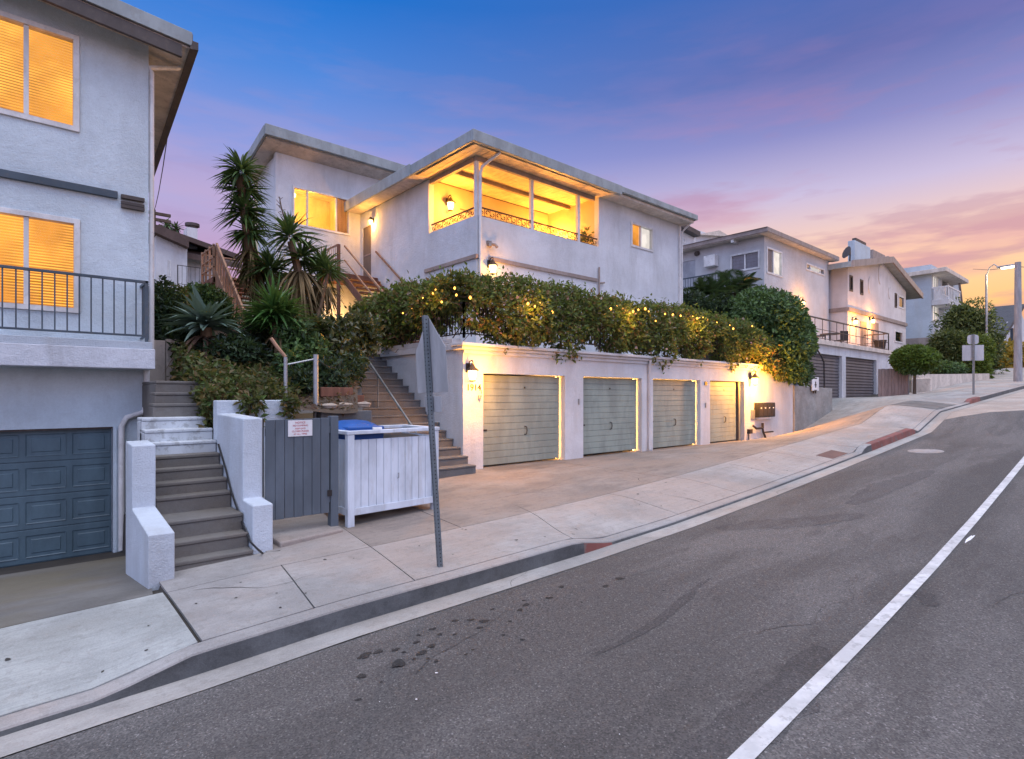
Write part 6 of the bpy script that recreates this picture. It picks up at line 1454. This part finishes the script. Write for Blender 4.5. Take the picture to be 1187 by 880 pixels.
# street lamp and the big utility pole
lb = onY(1143.5,441,8.3); ld = lb.x*VD[0]+lb.y*VD[1]; lz0 = ground_at(lb.x, lb.y)
STL = thing('street_lamp', 'lit street lamp on a tall pole rising behind the bushy tree', 'street lamp', (lb.x,lb.y,lz0))
ztop = (HY-318)/FPX*ld
build(MB().tube([(lb.x,lb.y,lz0-.1),(lb.x,lb.y,(HY-380)/FPX*ld),(lb.x,lb.y,ztop)], [.11,.085,.065], 10), 'pole', STEEL, STL, smooth=True)
hd = atD(1158,311,ld*.985)
build(MB().tube([(lb.x,lb.y,ztop-.1), Vector((lb.x,lb.y,ztop)).lerp(hd,.25)+Vector((0,0,.35)), Vector((lb.x,lb.y,ztop)).lerp(hd,.6)+Vector((0,0,.45)), hd+Vector((0,0,.05))], [.045,.04,.035,.03], 8), 'arm', STEEL, STL, smooth=True)
ad_ = (hd-Vector((lb.x,lb.y,hd.z))).normalized()
build(MB().bar(hd-ad_*.1+Vector((0,0,.06)), hd+ad_*.85+Vector((0,0,.06)), .28, .14), 'lamp_head', STEEL, STL, bevel=.04); build(MB().bar(hd+ad_*.15+Vector((0,0,-.05)), hd+ad_*.8+Vector((0,0,-.05)), .24, .08), 'lamp_glass', STREETL, STL)
lamp('street_light', hd+ad_*.6+Vector((0,-.2,-.5)), 150, (1,.72,.36), .15, STL)
ub = onY(1180,442,5.7); ud = ub.x*VD[0]+ub.y*VD[1]; uz = ground_at(ub.x, ub.y)
BP_ = thing('utility_pole', 'thick grey utility pole at the uphill end of the pavement', 'utility pole', (ub.x,ub.y,uz))
build(MB().tube([(ub.x,ub.y,uz-.2),(ub.x,ub.y,(HY-304)/FPX*ud)], [.21,.15], 12), 'pole', GREYW, BP_, smooth=True)
wp = Vector((ub.x, ub.y, (HY-309)/FPX*ud))
for k, (x, y, dd, label) in enumerate(((1128,312,62,'thin wire running back from the grey utility pole over the tree'),(1230,311,60,'thin wire running uphill out of view from the grey utility pole'))):
    q = atD(x, y, dd); single(MB().tube([wp, wp.lerp(q,.5)+Vector((0,0,-.15)), q], .02, 4), 'power_line', IRON, label, 'cable', V3(wp))

# ------------------------------------------------------------------ sky, fill light, camera
W = bpy.data.worlds.new('World'); SC.world = W; W.use_nodes = True; nt = W.node_tree; nt.nodes.clear()
tc = N(nt, 'ShaderNodeTexCoord'); sp = N(nt, 'ShaderNodeSeparateXYZ'); nt.links.new(tc.outputs['Generated'], sp.inputs[0])
X_, Y_, Z_ = sp.outputs
# elevation colours, away from and towards the sunset (the sun has just set up the street, +X)
cool = ramp(nt, Z_, [(0.0,(.60,.30,.36)),(.12,(.56,.30,.43)),(.22,(.50,.33,.54)),(.30,(.42,.38,.66)),(.38,(.22,.30,.69)),(.47,(.075,.23,.67)),(.56,(.006,.16,.60)),(.75,(.02,.14,.52))])
warm = ramp(nt, Z_, [(0.0,(1.0,.40,.06)),(.09,(1.0,.47,.13)),(.16,(1.0,.60,.29)),(.22,(.92,.59,.44)),(.30,(.56,.48,.68)),(.38,(.25,.25,.54)),(.46,(.11,.14,.40)),(.56,(.055,.12,.40)),(.75,(.04,.12,.42))])
toward = ramp(nt, math_(nt, 'ADD', math_(nt, 'MULTIPLY', X_, .80), math_(nt, 'MULTIPLY', Y_, -.18)), [(.12,(0,0,0)),(.62,(1,1,1))])
sky = mix(nt, toward, cool, warm)
# streaks of cloud lit from below
mp = N(nt, 'ShaderNodeMapping'); mp.inputs['Scale'].default_value = (1.0,1.0,5.5); mp.inputs['Rotation'].default_value = (rad(7),rad(-5),0); mp.inputs['Location'].default_value = (.35,.1,.2); nt.links.new(tc.outputs['Generated'], mp.inputs[0])
cn = noise(nt, 1.9, 6, .55, vec=mp.outputs[0]); cl = ramp(nt, cn, [(.50,(0,0,0)),(.70,(1,1,1))])
band = ramp(nt, Z_, [(.02,(0,0,0)),(.08,(.8,.8,.8)),(.20,(1,1,1)),(.40,(.40,.40,.40)),(.56,(0,0,0))])
cloudc = mix(nt, toward, ramp(nt, Z_, [(.05,(.62,.32,.40)),(.3,(.50,.36,.58)),(.5,(.26,.28,.60))]), ramp(nt, Z_, [(.05,(.85,.38,.22)),(.2,(.76,.40,.38)),(.36,(.44,.24,.46)),(.5,(.26,.18,.44))]))
sky = mix(nt, math_(nt, 'MULTIPLY', math_(nt, 'MULTIPLY', cl, band), .8), sky, cloudc)
cn2 = noise(nt, 3.6, 5, .6, vec=mp.outputs[0]); cl2 = ramp(nt, cn2, [(.52,(0,0,0)),(.72,(1,1,1))])
sky = mix(nt, math_(nt, 'MULTIPLY', math_(nt, 'MULTIPLY', cl2, band), .45), sky, mix(nt, toward, (.36,.26,.48), (.42,.20,.33)))
# sky glow added high behind the camera to light the fronts of the houses
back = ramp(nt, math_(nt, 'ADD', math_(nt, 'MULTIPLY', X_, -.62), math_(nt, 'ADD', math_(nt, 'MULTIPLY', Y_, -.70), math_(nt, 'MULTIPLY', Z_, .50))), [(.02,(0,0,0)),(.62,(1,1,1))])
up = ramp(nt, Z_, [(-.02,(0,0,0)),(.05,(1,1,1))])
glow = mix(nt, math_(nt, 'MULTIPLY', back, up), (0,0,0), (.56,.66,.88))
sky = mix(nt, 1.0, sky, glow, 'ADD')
zen = ramp(nt, Z_, [(.60,(0,0,0)),(.86,(1,1,1))])  # extra brightness added overhead to light the road and paving
sky = mix(nt, 1.0, sky, mix(nt, zen, (0,0,0), (1.18,1.12,1.00)), 'ADD')
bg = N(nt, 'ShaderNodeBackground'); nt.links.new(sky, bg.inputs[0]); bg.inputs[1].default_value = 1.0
SUN_EL, SUN_AZ = rad(4), rad(-20)
ns = N(nt, 'ShaderNodeTexSky', sky_type='NISHITA'); ns.sun_disc = False; ns.sun_elevation = SUN_EL; ns.sun_rotation = rad(90)-SUN_AZ
bg2 = N(nt, 'ShaderNodeBackground'); nt.links.new(ns.outputs[0], bg2.inputs[0]); bg2.inputs[1].default_value = .01
ad = N(nt, 'ShaderNodeAddShader'); nt.links.new(bg.outputs[0], ad.inputs[0]); nt.links.new(bg2.outputs[0], ad.inputs[1])
wo = N(nt, 'ShaderNodeOutputWorld'); nt.links.new(ad.outputs[0], wo.inputs[0])
sl = bpy.data.lights.new('overhead_fill', 'SUN'); sl.energy = 1.0; sl.angle = rad(45); sl.color = (1,.86,.76)  # soft fill added from behind and above; the set sun gives no direct light
so = bpy.data.objects.new('overhead_fill', sl); COL.objects.link(so)
sd = Vector((math.cos(rad(-95))*math.cos(rad(72)), math.sin(rad(-95))*math.cos(rad(72)), math.sin(rad(72))))
so.rotation_euler = sd.to_track_quat('Z', 'Y').to_euler(); so.location = sd*50
cam = bpy.data.cameras.new('camera'); co = bpy.data.objects.new('camera', cam); COL.objects.link(co)
cam.sensor_width = 36; cam.lens = FPX/1187*36; cam.shift_y = (HY-440)/1187; cam.clip_start = .05; cam.clip_end = 2000
co.location = (0,0,0); co.rotation_euler = (rad(90), 0, AZ-rad(90)); SC.camera = co
vs = SC.view_settings; vs.view_transform = 'Standard'; vs.look = 'None'; vs.exposure = .1; vs.gamma = 1; vs.use_curve_mapping = False
SC.display_settings.display_device = 'sRGB'
cy = SC.cycles; cy.use_denoising = True
try: cy.denoiser = 'OPENIMAGEDENOISE'; cy.denoising_input_passes = 'RGB_ALBEDO_NORMAL'
except Exception: pass
cy.max_bounces = 6; cy.diffuse_bounces = 3; cy.glossy_bounces = 2; cy.transparent_max_bounces = 8; cy.transmission_bounces = 2
cy.sample_clamp_indirect = 6; cy.caustics_reflective = False; cy.caustics_refractive = False
